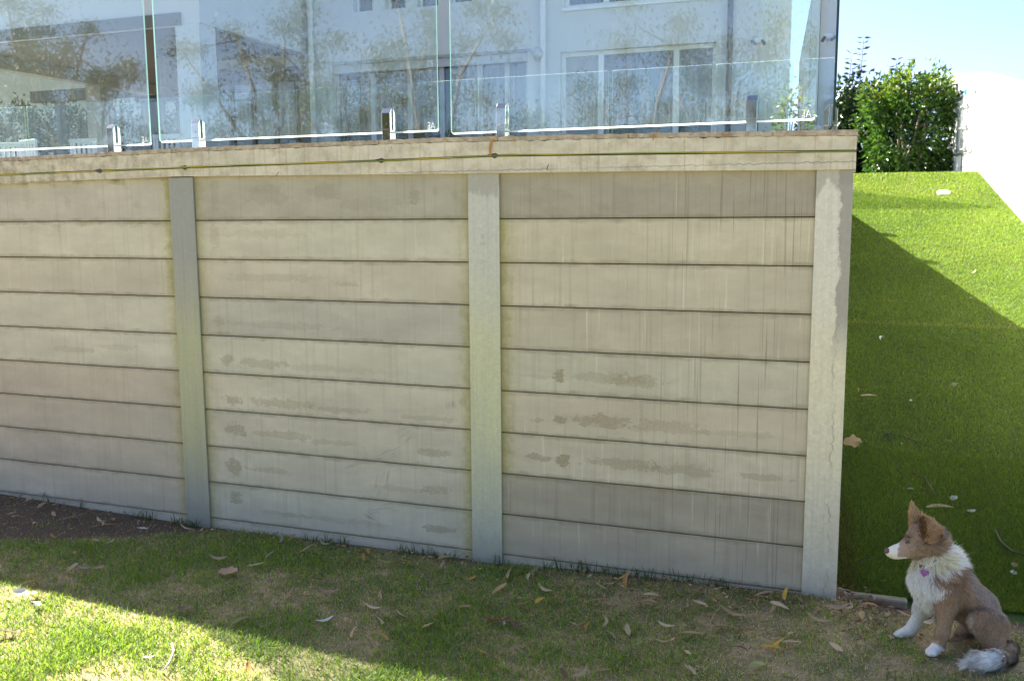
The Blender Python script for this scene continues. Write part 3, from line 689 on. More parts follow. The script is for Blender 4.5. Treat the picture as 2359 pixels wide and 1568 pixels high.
def spire(name, label, base, top, r_, n, L, col, seed, lean=(0,0)):
    """upright shoot with leaves in two ranks"""
    r = np.random.default_rng(seed); t = thing(name, label, 'shrub', base, 'tall shrubs on the crest'); base = np.array(base, float); H = top-base[2]
    c = []; dirs = []
    pt = lambda s: base + np.array([lean[0]*s*s, lean[1]*s*s, H*s])
    for s in np.linspace(.45, 1, n):
        for sg in (-1, 1): c.append(pt(s)); dirs.append([sg*.9+r.normal(0,.25), r.normal(0,.5), .25+r.normal(0,.2)])
    for k in range(n*5):
        s = r.uniform(.02,.62); a = r.uniform(0,6.28); rr = r_*(1-s*.8)*r.random()**.5; c.append(pt(s)+np.array([math.cos(a)*rr, math.sin(a)*rr, 0])); dirs.append([math.cos(a),math.sin(a),r.normal(0,.5)])
    c = np.array(c); C = np.array(col)*r.uniform(.6,1.5,(len(c),1))
    V, F, CC = leaf_cloud(c, np.array(dirs), r.uniform(.8,1.2,len(c))*L, r.uniform(.8,1.2,len(c))*L*.4, C, r)
    link('foliage', np_mesh(name, V, [3]*(len(F)//3), F, m_leaf, CC), t)
    MB().tube([pt(s) for s in (0,.3,.6,.98)], [.016,.012,.008,.003], 5).build('stem', m_bark, t); return t
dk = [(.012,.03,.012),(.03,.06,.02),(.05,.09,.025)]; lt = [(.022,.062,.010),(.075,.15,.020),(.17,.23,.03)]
def crest_pt(px, Y): p = on_y(px, 404, Y); return np.array([p[0], Y, 2.02])
b1 = crest_pt(2095, 7.6); bush('hedge_shrub', 'bright green glossy-leaved shrub against the white wall', 'shrub', b1, .50, .42, .63, .56, 7500, .075, lt, 11)
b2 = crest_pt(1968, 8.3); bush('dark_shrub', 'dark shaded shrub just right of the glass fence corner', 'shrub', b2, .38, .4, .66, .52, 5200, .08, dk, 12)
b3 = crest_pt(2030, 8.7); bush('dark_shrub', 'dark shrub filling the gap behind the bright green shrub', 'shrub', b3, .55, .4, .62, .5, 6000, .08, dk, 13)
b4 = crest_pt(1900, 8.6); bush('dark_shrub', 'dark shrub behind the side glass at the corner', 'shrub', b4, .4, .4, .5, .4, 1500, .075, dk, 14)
for px, py, yy, sd, lab in ((1967,88,8.4,31,'tallest leafy shoot rising above the dark shrubs'), (1941,125,8.35,32,'shorter leafy shoot beside the tallest one'), (2044,140,8.5,33,'leafy shoot rising between dark and bright shrubs')):
    b = crest_pt(px, yy); spire('shrub_shoot', lab, b, on_y(px, py, yy)[2], .18, 15, .085, (.016,.034,.022), sd, (.05,0))
# far hedge (left, beyond the alfresco), terrace tree and planting
for i, (x, y, rx, rz) in enumerate(((-18.2,13.9,.95,1.3),(-16.6,14.0,1.0,1.2),(-15.0,13.9,.95,1.15),(-13.4,14.2,1.0,1.05))):
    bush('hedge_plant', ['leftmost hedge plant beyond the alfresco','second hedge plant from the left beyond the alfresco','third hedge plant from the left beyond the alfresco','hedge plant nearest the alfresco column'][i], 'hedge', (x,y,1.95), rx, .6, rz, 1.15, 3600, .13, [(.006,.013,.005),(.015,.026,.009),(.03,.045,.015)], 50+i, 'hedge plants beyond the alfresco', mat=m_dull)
b = on_y(1818,300,8.0); bush('slim_terrace_tree', 'slim sunlit yellow-green young tree on the terrace', 'tree', (b[0],8.0,1.955), .14, .14, .62, .62, 420, .07, [(.05,.09,.02),(.16,.20,.03),(.25,.25,.04)], 71, stems=3)
b = on_y(1788,300,8.4); bush('clipped_bush', 'dark rounded bush beside the slim terrace tree', 'bush', (b[0],8.4,1.955), .26, .26, .36, .34, 900, .05, dk, 72)

# white outdoor chairs under the alfresco
m_white = simple('white_chair_paint', (.62,.63,.64), .5, 0, .04)
def chair(loc, rz, label):
    t = thing('outdoor_chair', label, 'chair', loc, 'white slatted chairs under the alfresco'); M = Matrix.Translation(Vector(loc)) @ Matrix.Rotation(rz, 4, 'Z')
    def bx(name, *b):
        o = MB().box(*b).build(name, m_white, None, .004); o.parent = t; o.matrix_local = Matrix.Rotation(rz, 4, 'Z'); return o
    for sx in (-.26,.22):
        for sy in (-.26,.22): bx('leg', sx, sx+.04, sy, sy+.04, 0, .43 if sy < 0 else .98)
    bx('seat', -.27,.27,-.28,.27,.431,.465)
    for k in range(5): bx('back_slat', -.21+k*.095, -.16+k*.095, .23,.25,.47,.95)
    bx('top_rail', -.27,.27,.222,.262,.951,1.02); bx('arm', -.30,-.25,-.28,.22,.64,.67); bx('arm', .25,.30,-.28,.22,.64,.67)
for x, y, rz, lab in ((-12.3,8.6,.2,'leftmost white slatted chair under the alfresco'),(-11.4,8.3,-.3,'white slatted chair left of the spigot, under the alfresco'),(-10.5,8.5,.1,'white slatted chair nearest the white column'),(-8.7,8.4,.0,'white slatted chair right of the white column')):
    chair((x,y,1.957), rz+math.pi, lab)

# ================================================================== WHITE BOUNDARY WALL ON THE RIGHT
m_ww = simple('white_wall_paint', (.82,.82,.81), .75, 0, .02, 3, .05)
WN = [1,.14,0]; WO = [*WALLR_O, 0]
pw = lambda x, y: on_plane(x, y, WN, WO)
bw = thing('boundary_wall', 'plain white rendered boundary wall stepping down along the turf slope', 'wall', (2.7,6,1.9))
top = [pw(2190,176), pw(2205,169), pw(2229,169), pw(2359,209)]
far = top[0]; e = top[3]; dirn = (e-top[2])/(top[2][1]-e[1]); ne = top[2] + dirn*(top[2][1]-1.0)
prof = [far, top[1], top[2], ne]
lo = [np.array([p[0],p[1],-.2]) for p in prof]; nv = np.array([1,.14,0])/math.hypot(1,.14)*.22
mb = MB(); n = 4
mb.v = [tuple(p) for p in prof] + [tuple(p) for p in lo] + [tuple(p+nv) for p in prof] + [tuple(p+nv) for p in lo]
for i in range(3):
    mb.f += [(i,i+1,4+i+1,4+i), (8+i,8+4+i,8+4+i+1,8+i+1), (i,8+i,8+i+1,i+1)]
mb.f += [(0,4,12,8), (3,11,15,7)]
mb.build('wall', m_ww, bw)
# panel on the wall, with grey strips and bars drawn in place of cast shadow lines
wu = np.array([-.14,1,0])/math.hypot(1,.14); wn = -np.array([1,.14,0])/math.hypot(1,.14)
def wallbox(p0, p1, z0, z1, off, th, name, mat, parent):
    a = np.array([p0[0],p0[1],0]); b = np.array([p1[0],p1[1],0]); i = wn*off; o_ = wn*(off+th)
    return MB().hexa([(*(a+i)[:2],z0),(*(b+i)[:2],z0),(*(b+o_)[:2],z0),(*(a+o_)[:2],z0)], [(*(a+i)[:2],z1),(*(b+i)[:2],z1),(*(b+o_)[:2],z1),(*(a+o_)[:2],z1)]).build(name, mat, parent)
pa, pb = pw(2206,240), pw(2248,228); mid_p = lambda t: pa*(1-t)+pb*t; pt_z = pw(2248,217)[2]; pb_z = pw(2243,345)[2]
wallbox(pb, pa, pb_z, pt_z, .0, .012, 'panel', m_ww, bw)
m_shadow_conduit = simple('shadow_conduit_grey', (.16,.17,.18), .6)  # grey of the strips and bars that stand for shadow, and of the conduit
top_shadow_strip = wallbox(pb, pa, pt_z+.002, pt_z+.035, .0, .014, 'panel_shadow_strip', m_shadow_conduit, bw)
wallbox(pb, pb+wu*.012, pb_z, pt_z, .0125, .004, 'panel_shadow_strip', m_shadow_conduit, bw)
wallbox(pb, pa, pb_z-.02, pb_z-.001, .0, .014, 'panel_shadow_strip', m_shadow_conduit, bw)
wallbox(mid_p(.45)-wu*.006, mid_p(.45)+wu*.006, 1.6, pb_z-.022, .0, .012, 'conduit', m_shadow_conduit, bw)
tr = thing('wall_shadow_grid', 'small grey bars drawn as a grid shadow on the white wall near the shrub', 'shadow grid', (*(pa+wn*.05)[:2], pb_z))  # bars added to draw the shadow cast by an unseen grid
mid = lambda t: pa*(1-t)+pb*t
for t in (.25,.5,.75): q = mid(t); wallbox(q-wu*.009, q+wu*.009, pb_z+.004, pb_z+.5, .022, .012, 'upright', m_shadow_conduit, tr)
for z in (.02,.24,.46): wallbox(mid(.75)-wu*.009, mid(.25)+wu*.009, pb_z+z, pb_z+z+.018, .035, .010, 'shadow_crossbar', m_shadow_conduit, tr)
m_sign = simple('blue_sign', (.02,.22,.55), .4); m_signw = simple('sign_lettering', (.85,.87,.88), .5); m_signd = simple('sign_dark_band', (.01,.10,.32), .4)
sa, sb = pw(2212,215), pw(2228,210); sz0, sz1 = pw(2213,232)[2], pw(2225,196)[2]
sg = thing('wall_sign', 'small blue sign with white lettering on the white wall', 'sign', (*((sa+sb)/2)[:2], sz0)); h = sz1-sz0
wallbox(sb, sa, sz0, sz1, .002, .006, 'plate', m_sign, sg)
wallbox(sb, sa, sz0+h*.15, sz0+h*.5, .0082, .002, 'dark_band', m_signd, sg)
smid = lambda t: sa*(1-t)+sb*t
for k in range(4): wallbox(smid(.98-k*.25), smid(.76-k*.25), sz0+h*(.64-.02*(k%2)), sz0+h*(.90-.03*(k%2)), .0085, .003, 'lettering', m_signw, sg)
wallbox(smid(.42), smid(.12), sz0+h*.26, sz0+h*.42, .0105, .002, 'lettering', m_signw, sg); wallbox(smid(.80), smid(.48), sz0+h*.27, sz0+h*.40, .0105, .002, 'lettering', m_signw, sg)
# edging at the foot of the turf
m_edg = simple('edging_concrete', (.26,.22,.165), .9, 0, .5, 30, .8)
ed = thing('turf_edging', 'low broken concrete edging between lawn and turf behind the dog', 'edging', (2,.1,0))
xx = 1.53; k = 0
while xx < 4.2:
    L = random.uniform(.16,.34); z = float(lawn_z(xx, .1)); MB().box(xx, xx+L-.006, .085+random.uniform(-.006,.006), .135, -.05, z-.004+random.uniform(-.008,.008)).build('edging_piece', m_edg, ed, .006); xx += L; k += 1
# drain lid on the turf
p = on_plane(2173, 450, [0,-RAMP_S,1], [0,RAMP_Y0,0]); nrm = Vector((0,-RAMP_S,1)).normalized(); v3 = Vector(p)
MB().tube([v3+nrm*.0, v3+nrm*.035], [.062,.058], 20).build('drain_lid', m_white)
tag(bpy.data.objects['drain_lid'], 'round white drain lid set in the upper turf', 'drain lid')

# ================================================================== GRASS
def blades(x, y, z, L, Wd, col, lean, r, seg=2, az=None):
    n = len(x); a = r.uniform(0, 2*math.pi, n) if az is None else az; l = lean*r.uniform(.3,1.5,n)
    d = np.stack([np.cos(a)*l, np.sin(a)*l, np.ones(n)], 1); d /= np.linalg.norm(d,axis=1,keepdims=True)
    d2 = np.stack([np.cos(a)*l*2.4, np.sin(a)*l*2.4, np.ones(n)*.75], 1); d2 /= np.linalg.norm(d2,axis=1,keepdims=True)
    b = a + math.pi/2 + r.normal(0,.5,n); s = np.stack([np.cos(b), np.sin(b), np.zeros(n)], 1)*(Wd*.5)[:,None]
    p0 = np.stack([x,y,z], 1); p1 = p0 + d*(L*.5)[:,None]; p2 = p1 + d2*(L*.5)[:,None]
    if seg == 1:
        V = np.stack([p0-s, p0+s, p2], 1).reshape(-1,3); F = np.arange(n*3); fn = np.full(n,3); C = np.repeat(col,3,axis=0)
    else:
        V = np.stack([p0-s, p0+s, p1+s*.9, p1-s*.9, p2], 1).reshape(-1,3); k = (np.arange(n)*5)[:,None]
        F = (k + np.array([0,1,2,3, 3,2,4])).ravel(); fn = np.tile([4,3], n); C = np.repeat(col,5,axis=0)
    return V, F, fn, C
m_blade = attr_mat('grass_blade', .42, .42, .35)
r = np.random.default_rng(101)
n = 800000; x = r.uniform(-4.4, 3.1, n); y = r.uniform(-2.3, .17, n)
# keep what stands near the picture
dx = x-EYE[0]; dy = y-EYE[1]; fw = dx*FWD[0]+dy*FWD[1]; rt = dx*RIGHT[0]+dy*RIGHT[1]
ok = (np.abs(rt/np.maximum(fw,.1)) < .68) & (fw > 2.05) & ~((y > .012) & (x < 1.53)) & ~((y > -.0) & (x > POSTS[0][0]) & (x < 1.53)) & ~((y > .15) & (x > 1.53))
br = bare_mask(x, y); pat = vnoise(x*3.2, y*3.2, 31, 5)
dens = np.clip(.55+(pat-.5)*1.3, .35, 1)*(1-.93*br)*np.where(((x-2.02)/.20)**2+((y+.30)/.14)**2 < 1, .22, 1)
ok &= r.random(n) < dens; x, y, pat, br = x[ok], y[ok], pat[ok], br[ok]; n = len(x)
z = lawn_z(x, y) - .003
dry = r.random(n) < np.clip(.40-.75*(pat-.5)+.3*br+.14*np.clip((x+.4)/1.2,0,1)+.13-.25*(y < -1.0), .12, .85)  # more straw inside the wall shadow to lighten it, greener in the sun
L = np.where(dry, r.uniform(.012,.030,n), r.uniform(.015,.042,n)*(.75+.5*pat)); Wd = np.where(dry, r.uniform(.0014,.0026,n), r.uniform(.0022,.0042,n))
gcol = np.array([.20,.30,.035])*r.uniform(.6,1.5,(n,1)) + np.array([.03,.02,.0])*r.random((n,1))
blu = r.random(n) < .25; gcol[blu] = np.array([.14,.22,.10])*r.uniform(.7,1.4,(blu.sum(),1))
dcol = np.array([.72,.56,.33])*r.uniform(.4,1.25,(n,1)); C = np.where(dry[:,None], dcol, gcol)
lean = np.where(dry, 1.7, .65)
V, F, fn, CC = blades(x, y, z, L, Wd, C, lean, r)
tag(link('lawn_grass', np_mesh('lawn_grass', V, fn, F, m_blade, CC)), 'short green lawn grass mixed with straw-coloured dead blades', 'grass', kind='stuff')
# longer tufts against the wall foot and the soil
nt_ = 900; x = r.uniform(-3.4, 1.6, nt_); y = -np.abs(r.normal(0,.018,nt_))-.004; cl = vnoise(x*6, x*0, 77) > .52; x, y = x[cl], y[cl]; n = len(x)
V, F, fn, CC = blades(x, y, lawn_z(x,y), r.uniform(.03,.085,n), r.uniform(.003,.005,n), np.array([.055,.11,.025])*r.uniform(.6,1.5,(n,1)), np.full(n,.45), r)
tag(link('wall_foot_grass', np_mesh('wall_foot_grass', V, fn, F, m_blade, CC)), 'sparse longer grass tufts along the foot of the wall', 'grass', kind='stuff')

m_turf = attr_mat('turf_blade', .5, .45, .3)
r = np.random.default_rng(202); N = 460000
y = RAMP_Y0 + (CREST_Y+.15-RAMP_Y0)*r.random(N)**1.75; t = r.random(N); x = side_x(y) + .0 + (white_x(y)-.01-side_x(y))*t
x2 = r.uniform(1.5, 4.2, 90000); y2 = r.uniform(.14, 1.3, 90000); k = x2 < white_x(y2); x = np.concatenate([x, x2[k]]); y = np.concatenate([y, y2[k]])
dx = x-EYE[0]; dy = y-EYE[1]; fw = dx*FWD[0]+dy*FWD[1]; rt = dx*RIGHT[0]+dy*RIGHT[1]; ok = (rt/fw < .66) & (rt/fw > .26); x, y = x[ok], y[ok]; n = len(x)
seam = np.abs(y-2.885) < .012; keep = ~(seam & (r.random(n) < .55)); x, y = x[keep], y[keep]; n = len(x)
L = r.uniform(.016,.032,n); Wd = r.uniform(.0022,.0036,n)*(1+.22*np.clip(y-1,0,6)); mixn = r.random(n)
C = np.where((mixn < .80)[:,None], np.array([.150,.218,.034])*r.uniform(.55,1.5,(n,1)), np.where((mixn < .90)[:,None], np.array([.13,.20,.04])*r.uniform(.7,1.3,(n,1)), np.array([.17,.14,.06])*r.uniform(.6,1.2,(n,1))))
tv = vnoise(x*2.2, y*1.6, 88, 4); C = C*(.70+.60*tv)[:,None]*(1+np.stack([.25*(tv-.5), .0*tv, .2*(tv-.5)],1))
wear = np.clip(1-(x-side_x(y))/.16,0,1)*np.clip(1.6-y,0,1); brn = r.random(n) < wear*.7; C[brn] = np.array([.14,.095,.03])*r.uniform(.5,1.3,(brn.sum(),1))
edge_tan = np.abs(y-2.87) < .03; C[edge_tan] = C[edge_tan]*np.array([1.5,1.25,1.4])
V, F, fn, CC = blades(x, y, ramp_z(x,y)-.002, L, Wd, C, np.full(n,.6), r, 1)
tag(link('artificial_turf', np_mesh('artificial_turf', V, fn, F, m_turf, CC)), 'dense short artificial turf pile covering the slope', 'turf', kind='stuff')

# ================================================================== FALLEN LEAVES AND LITTER
m_dleaf = {}
def lmat(key):
    if key not in m_dleaf:
        col = {'tan':(.46,.30,.15),'pale':(.58,.44,.27),'grey':(.46,.37,.27),'pinkish':(.44,.28,.19),'orange':(.52,.27,.08),'yellow':(.58,.37,.06),'red':(.34,.075,.085),'brown':(.16,.095,.06),'olive':(.25,.25,.09),'white':(.62,.61,.55),'dark green':(.04,.07,.035)}[key]
        g = G('leaf_'+key.replace(' ','_')); nz = g.noise(g.obj(), 60, 4, .6); oi = g.n('ShaderNodeObjectInfo')
        c = g.mix(nz, tuple(q*.65 for q in col), tuple(min(1,q*1.25) for q in col)); hs = g.n('ShaderNodeHueSaturation'); g.put(hs.inputs['Color'], c); g.put(hs.inputs['Value'], g.mr(oi.outputs['Random'],0,1,.75,1.25))
        m_dleaf[key] = g.done(g.mixs(.2, g.bsdf(hs.outputs[0], .55, 0, None, .4), g.sh('ShaderNodeBsdfTranslucent', c)))
    return m_dleaf[key]
def leaf_mesh(kind, curve, curl, wd):
    """unit-length leaf lying along x: sickle shaped (gum) or broad"""
    n = 12; V = []; F = []
    for i in range(n+1):
        t = i/n; w = wd*(math.sin(math.pi*min(1,t**.75*1.0))**.9)*.5 + .002
        if kind == 'broad': w = wd*(math.sin(math.pi*t)**.6)*.5*(1+.20*math.sin(t*17)) + .004
        cx = t-.5; cy = curve*(math.sin(math.pi*t)-.6); cz = curl*((t-.5)**2*2-.1)
        V += [(cx,cy-w,cz+w*.35),(cx,cy,cz),(cx,cy+w,cz+w*.35)]
    for i in range(n):
        a = i*3; F += [(a,a+3,a+4,a+1),(a+1,a+4,a+5,a+2)]
    return V, F
LEAF = {}
def leaf_data(kind, var, key):
    k = (kind, var, key)
    if k not in LEAF:
        cv, cl, wd = [(.07,.05,.15),(.12,.14,.13),(-.09,.22,.17),(.03,-.10,.20),(-.15,.10,.12)][var] if kind == 'gum' else [(.03,.15,.75),(.05,-.2,.55),(0,.3,.65),(.02,.2,.5),(.0,.1,.8)][var]
        V, F = leaf_mesh(kind, cv, cl, wd); me = bpy.data.meshes.new('fallen_leaf'); me.from_pydata(V, [], F); me.materials.append(lmat(key)); me.polygons.foreach_set('use_smooth', [True]*len(me.polygons)); LEAF[k] = me
    return LEAF[k]
used_labels = {}
def leaf(fx, fy, size=.06, key='tan', ang=None, label=None, kind='gum', surf='lawn', zone=None, tilt=None, name='fallen_leaf'):
    px, py = fx/1.7364, fy/1.7364
    if surf == 'lawn':
        p = on_z(px, py, .02); 
        for _ in range(3): p = on_z(px, py, float(lawn_z(p[0], p[1]))+.026)
        N_ = Vector((0,0,1)); zone = zone or zone_of(p)
        if p[1] > -.012 and p[0] < 1.53: p[1] = -.012-random.random()*.03; p[2] = float(lawn_z(p[0],p[1]))+.02
    else:
        p = on_plane(px, py, [0,-RAMP_S,1], [0,RAMP_Y0,.024]); N_ = Vector((0,-RAMP_S,1)).normalized(); zone = zone or 'on the turf slope'
    o = bpy.data.objects.new(name, leaf_data(kind, random.randrange(5), key)); COL.objects.link(o)
    a = random.uniform(0, 2*math.pi) if ang is None else ang
    q = N_.to_track_quat('Z', 'Y').to_matrix().to_4x4() if surf != 'lawn' else Matrix.Identity(4)
    tl = random.uniform(-.25,.25) if tilt is None else tilt
    o.matrix_world = Matrix.Translation(Vector(p)) @ q @ Matrix.Rotation(a, 4, 'Z') @ Matrix.Rotation(random.uniform(-.5,.5), 4, 'X') @ Matrix.Rotation(tl, 4, 'Y') @ Matrix.Diagonal((size*1.18,size*1.5,size*1.2,1))
    if label: tag(o, label, 'leaf')
    else: tag(o, f'{key} dry gum leaf lying {zone}', 'leaf', f'{key} gum leaves lying {zone}')
    return o
def zone_of(p):
    x, y = p[0], p[1]
    if x < -1.75 and y > -.5: return 'on the bare soil below the left bay'
    if y < -1.0: return 'on the lawn beyond the wall shadow'
    near = y > -.22
    if x < -.1: return 'close under the middle bay of the wall' if near else 'on the shaded lawn before the middle bay'
    if x < 1.4: return 'close under the right bay of the wall' if near else 'on the shaded lawn before the right bay'
    return 'on the lawn by the corner post'
keys = ['tan','pale','pinkish','grey','tan','pale','brown','tan','orange']
def many(lst, x0, y0, s, surf='lawn', size=(.05,.085), ks=keys):
    for i, q in enumerate(lst): leaf(x0+q[0]/s, y0+q[1]/s, random.uniform(*size), q[2] if len(q) > 2 else random.choice(ks), surf=surf)
many([(98,445,'pale'),(75,425),(285,366,'pale'),(210,415),(440,460,'white'),(360,425),(490,440,'pinkish'),(540,435,'pale'),(232,487,'pale'),(760,465,'pinkish'),(675,468,'pale'),(690,495,'pale'),(750,498,'pale'),(645,510,'white'),(960,525,'white'),(360,578,'orange'),(640,605,'pale'),(745,615,'pale'),(1262,523,'pale'),(1290,545),(1360,575),(1500,575),(1890,605),(1960,595,'orange'),(2190,625),(2070,660),(500,690),(490,785),(565,790,'grey'),(660,788,'pale'),(790,765,'orange'),(1465,720),(1720,770,'pale'),(1820,700),(1240,1065,'brown'),(1955,965),(2215,945,'pinkish'),(2190,1138,'white'),(2310,1190,'tan'),(1850,1330,'pale'),(1010,1390),(2350,680),(2150,870,'brown'),(1690,1480)], 0, 1800, 1.685)
leaf(240/1.685, 1800+880/1.685, .11, 'tan', .25, 'large tan leaf in the shade near the lower left picture edge')
leaf(1540/1.685, 1800+820/1.685, .085, 'pinkish', .1, 'wide pinkish-brown leaf alone on the lawn before the middle bay', 'broad')
leaf(1620/1.685, 1800+1140/1.685, .08, 'olive', .8, 'olive curled leaf right on the shadow edge of the lawn')
leaf(50/1.685, 1800+1220/1.685, .12, 'brown', .45, 'dark brown long leaf at the left picture edge on sunlit lawn')
for q, lb in (((135,955),'small white leaf, leftmost of the three on the sunlit edge'),((215,965),'white leaf in the middle of the three on the sunlit edge'),((240,1030),'white leaf lowest of the three on the sunlit edge')): leaf(q[0]/1.685, 1800+q[1]/1.685, .045, 'white', None, lb, 'broad')
many([(90,715),(120,675,'orange'),(515,722,'pale'),(400,760,'pinkish'),(620,770,'pinkish'),(650,720),(245,750),(815,860,'orange'),(1070,830,'grey'),(1170,800),(1240,820,'olive'),(1260,800,'tan'),(1200,855,'pale'),(1150,875),(625,905,'brown'),(1000,935,'tan'),(1310,930,'pale'),(1690,915),(1050,990,'pinkish'),(1175,1030),(1370,990),(205,970,'pinkish'),(145,1050,'pale'),(775,1050,'tan'),(350,1105),(200,1145,'pale'),(1035,1155),(230,1255),(20,1230),(1670,1005,'pinkish'),(1720,1020),(1450,1065),(1700,1085),(1920,985,'pinkish'),(1980,1025,'tan'),(1850,1050),(2020,1015),(1830,855,'orange'),(2020,905),(2030,970),(2330,950),(2270,1045),(1720,1150,'pale'),(1755,1230,'grey'),(1870,1200,'pale'),(2130,1175,'pale'),(1510,1170),(2105,1280,'tan'),(2310,1230),(890,1355,'orange'),(1440,1505),(1560,1490,'pale'),(1690,1480),(2305,1475,'grey'),(1110,1180,'brown'),(1740,895),(2340,1030),(1600,1180)], 1400, 1800, 1.685)
leaf(1400+1000/1.685, 1800+1135/1.685, .125, 'red', .2, 'long dark red gum leaf on the shaded lawn')
leaf(1400+530/1.685, 1800+1180/1.685, .045, 'pale', .9, 'small pale oval leaf left of the red leaf', 'broad')
leaf(1400+1280/1.685, 1800+1005/1.685, .06, 'yellow', 1.2, 'olive yellow leaf standing among litter under the right bay')
leaf(1400+1865/1.685, 1800+875/1.685, .10, 'orange', 1.35, 'bright orange leaf standing upright against the right bay foot', tilt=-.9)
many([(585,1115,'pale'),(690,1015),(880,1050,'pale'),(835,1075),(1000,1075),(1020,1020),(500,1190),(680,1205,'pinkish'),(675,1240),(850,1275,'pale'),(960,1300,'pale'),(1150,1145,'pale'),(1285,1060,'pinkish'),(1360,1060),(1260,1330),(1355,1200,'olive'),(1220,1390),(615,1340,'brown'),(590,930),(780,970),(920,985,'yellow'),(310,960),(345,1040),(1310,900),(1350,910,'pale'),(1330,945),(1440,1110),(1375,860),(1410,880),(280,1480,'pale')], 2600, 1800, 1.699)
leaf(2600+560/1.699, 1800+1095/1.699, .11, 'tan', -.1, 'largest tan gum leaf on the lawn below the corner post')
leaf(2600+870/1.699, 1800+1310/1.699, .085, 'yellow', 1.0, 'bright yellow leaf crossing another on the lawn left of the dog')
leaf(2600+835/1.699, 1800+1335/1.699, .075, 'yellow', .3, 'dull yellow leaf lying under the brighter yellow leaf')
leaf(2600+730/1.699, 1800+1455/1.699, .09, 'olive', .9, 'mottled olive and tan leaf on the lawn near the bottom edge')
leaf(2600+1490/1.699, 1800+1045/1.699, .07, 'orange', -.4, 'orange leaf at the turf edge left of the dog')
leaf(2600+1310/1.699, 1800+1530/1.699, .06, 'olive', 1.3, 'green-tinged leaf at the bottom edge left of the dog')
D5 = lambda a, b: (3380+a/1.905, 1900+b/1.905)
leaf(*D5(465,1060), .07, 'orange', -.6, 'orange-tan leaf behind the far front leg of the dog'); leaf(*D5(640,1110), .08, 'grey', 1.0, 'grey-pink leaf under the chest of the dog')
leaf(*D5(350,1480), .07, 'tan', .5, 'tan leaf on the lawn before the paws of the dog'); leaf(*D5(200,1375), .06, 'grey', .1, 'grey shrivelled leaf left of the near front paw')
# turf litter
T = lambda a, b: (3300+a/2.24, 1400+b/2.24)
for q, sz, key, kd, lb in (((395,405),.085,'pale','gum','pale curved leaf on the turf beside the corner post'),((258,830),.095,'tan','broad','broad lobed tan leaf on the turf beside the corner post'),((572,780),.05,'dark green','broad','small dark green leaf on the turf above the stick'),((1115,815),.05,'tan','gum','folded tan leaf on the turf above the dog'),((1025,1400),.11,'pale','gum','long pale strap-like leaf on the turf just above the ear of the dog'),((300,355),.035,'pale','gum','tiny pale leaf on the turf by the corner post'),((360,460),.035,'brown','gum','tiny brown leaf on the turf by the corner post'),((1330,895),.035,'orange','gum','thin orange leaf on the shaded turf'),((1165,305),.04,'grey','broad','pale grey-green scrap high on the shaded turf')):
    leaf(*T(*q), sz, key, None if sz < .08 else .1, lb, kd, 'turf')
for q, lb in (((1155,1325),'large white chip on the turf above the back of the dog'),((775,1243),'white chip on the turf left of the ear of the dog'),((1315,1440),'white pointed chip on the turf right of the dog'),((685,836),'tiny white chip on the shaded turf'),((770,450),'tiny white chip high on the shaded turf')):
    leaf(*T(*q), .032 if 'tiny' not in lb else .016, 'white', None, lb, 'broad', 'turf', name='wood_chip')['category'] = 'chip'
leaf(*D5(965,590), .05, 'pale', 0, 'pale leaf on the turf right of the white neck of the dog', 'gum', 'turf')
leaf(*D5(1285,742), .025, 'white', 0, 'white scrap on the turf at the right picture edge', 'broad', 'turf'); leaf(*D5(1290,682), .025, 'tan', 0, 'tan scrap on the turf at the right picture edge', 'broad', 'turf')
leaf(*D5(1235,1030), .12, 'tan', 1.2, 'large crumpled tan leaf behind the rump of the dog', 'broad', 'lawn', tilt=.5)
U = lambda a, b: (3300+a/1.742, 600+b/1.742)
for q, sz, key, lb in (((390,1308),.075,'white','white leaf on the turf below the seam'),((1035,850),.07,'pale','pale leaf on the sunlit turf'),((730,1005),.05,'pinkish','curled pinkish leaf above the turf seam'),((455,1050),.05,'orange','rust-coloured leaf above the turf seam'),((1018,1028),.045,'grey','grey leaf just inside the shadow edge on the turf'),((757,273),.05,'white','white leaf on the upper sunlit turf left of the drain lid'),((1010,280),.04,'white','white leaf on the upper sunlit turf right of the drain lid')):
    leaf(*U(*q), sz, key, None, lb, 'gum', 'turf')
def litter():
    r = np.random.default_rng(909); n = 1500; V = []; F = []; C = []
    x = np.concatenate([r.uniform(-3.2,1.6,700), r.uniform(.2,2.4,500), r.uniform(1.5,1.75,300)]); y = np.concatenate([-np.abs(r.normal(0,.10,700))-.015, -np.abs(r.normal(.25,.25,500))-.02, r.normal(-.02,.12,300)])
    ok = ~((y > -.012) & (x < 1.53)); x, y = x[ok], y[ok]; n = len(x); z = np.where(y > .14, ramp_z(x,y)+.022, lawn_z(x,y)+.020)
    a = r.uniform(0,6.28,n); L = r.uniform(.008,.034,n); d = np.stack([np.cos(a),np.sin(a),r.normal(0,.25,n)],1)
    c = np.array([[.40,.26,.13],[.26,.16,.09],[.52,.38,.22],[.30,.12,.06],[.16,.10,.07]])[r.integers(0,5,n)]*r.uniform(.7,1.2,(n,1))
    V, F, CC = leaf_cloud(np.stack([x,y,z],1), d, L, L*r.uniform(.18,.4,n), c, r, .15)
    tag(link('leaf_litter', np_mesh('leaf_litter', V, [3]*(len(F)//3), F, attr_mat('litter', .8, .1, .2), CC)), 'fine brown leaf crumbs scattered along the foot of the wall', 'litter', kind='stuff')
litter()
m_stick = simple('twig_bark', (.13,.09,.06), .9, 0, .3, 60); m_stickp = simple('bleached_twig', (.55,.50,.42), .8)
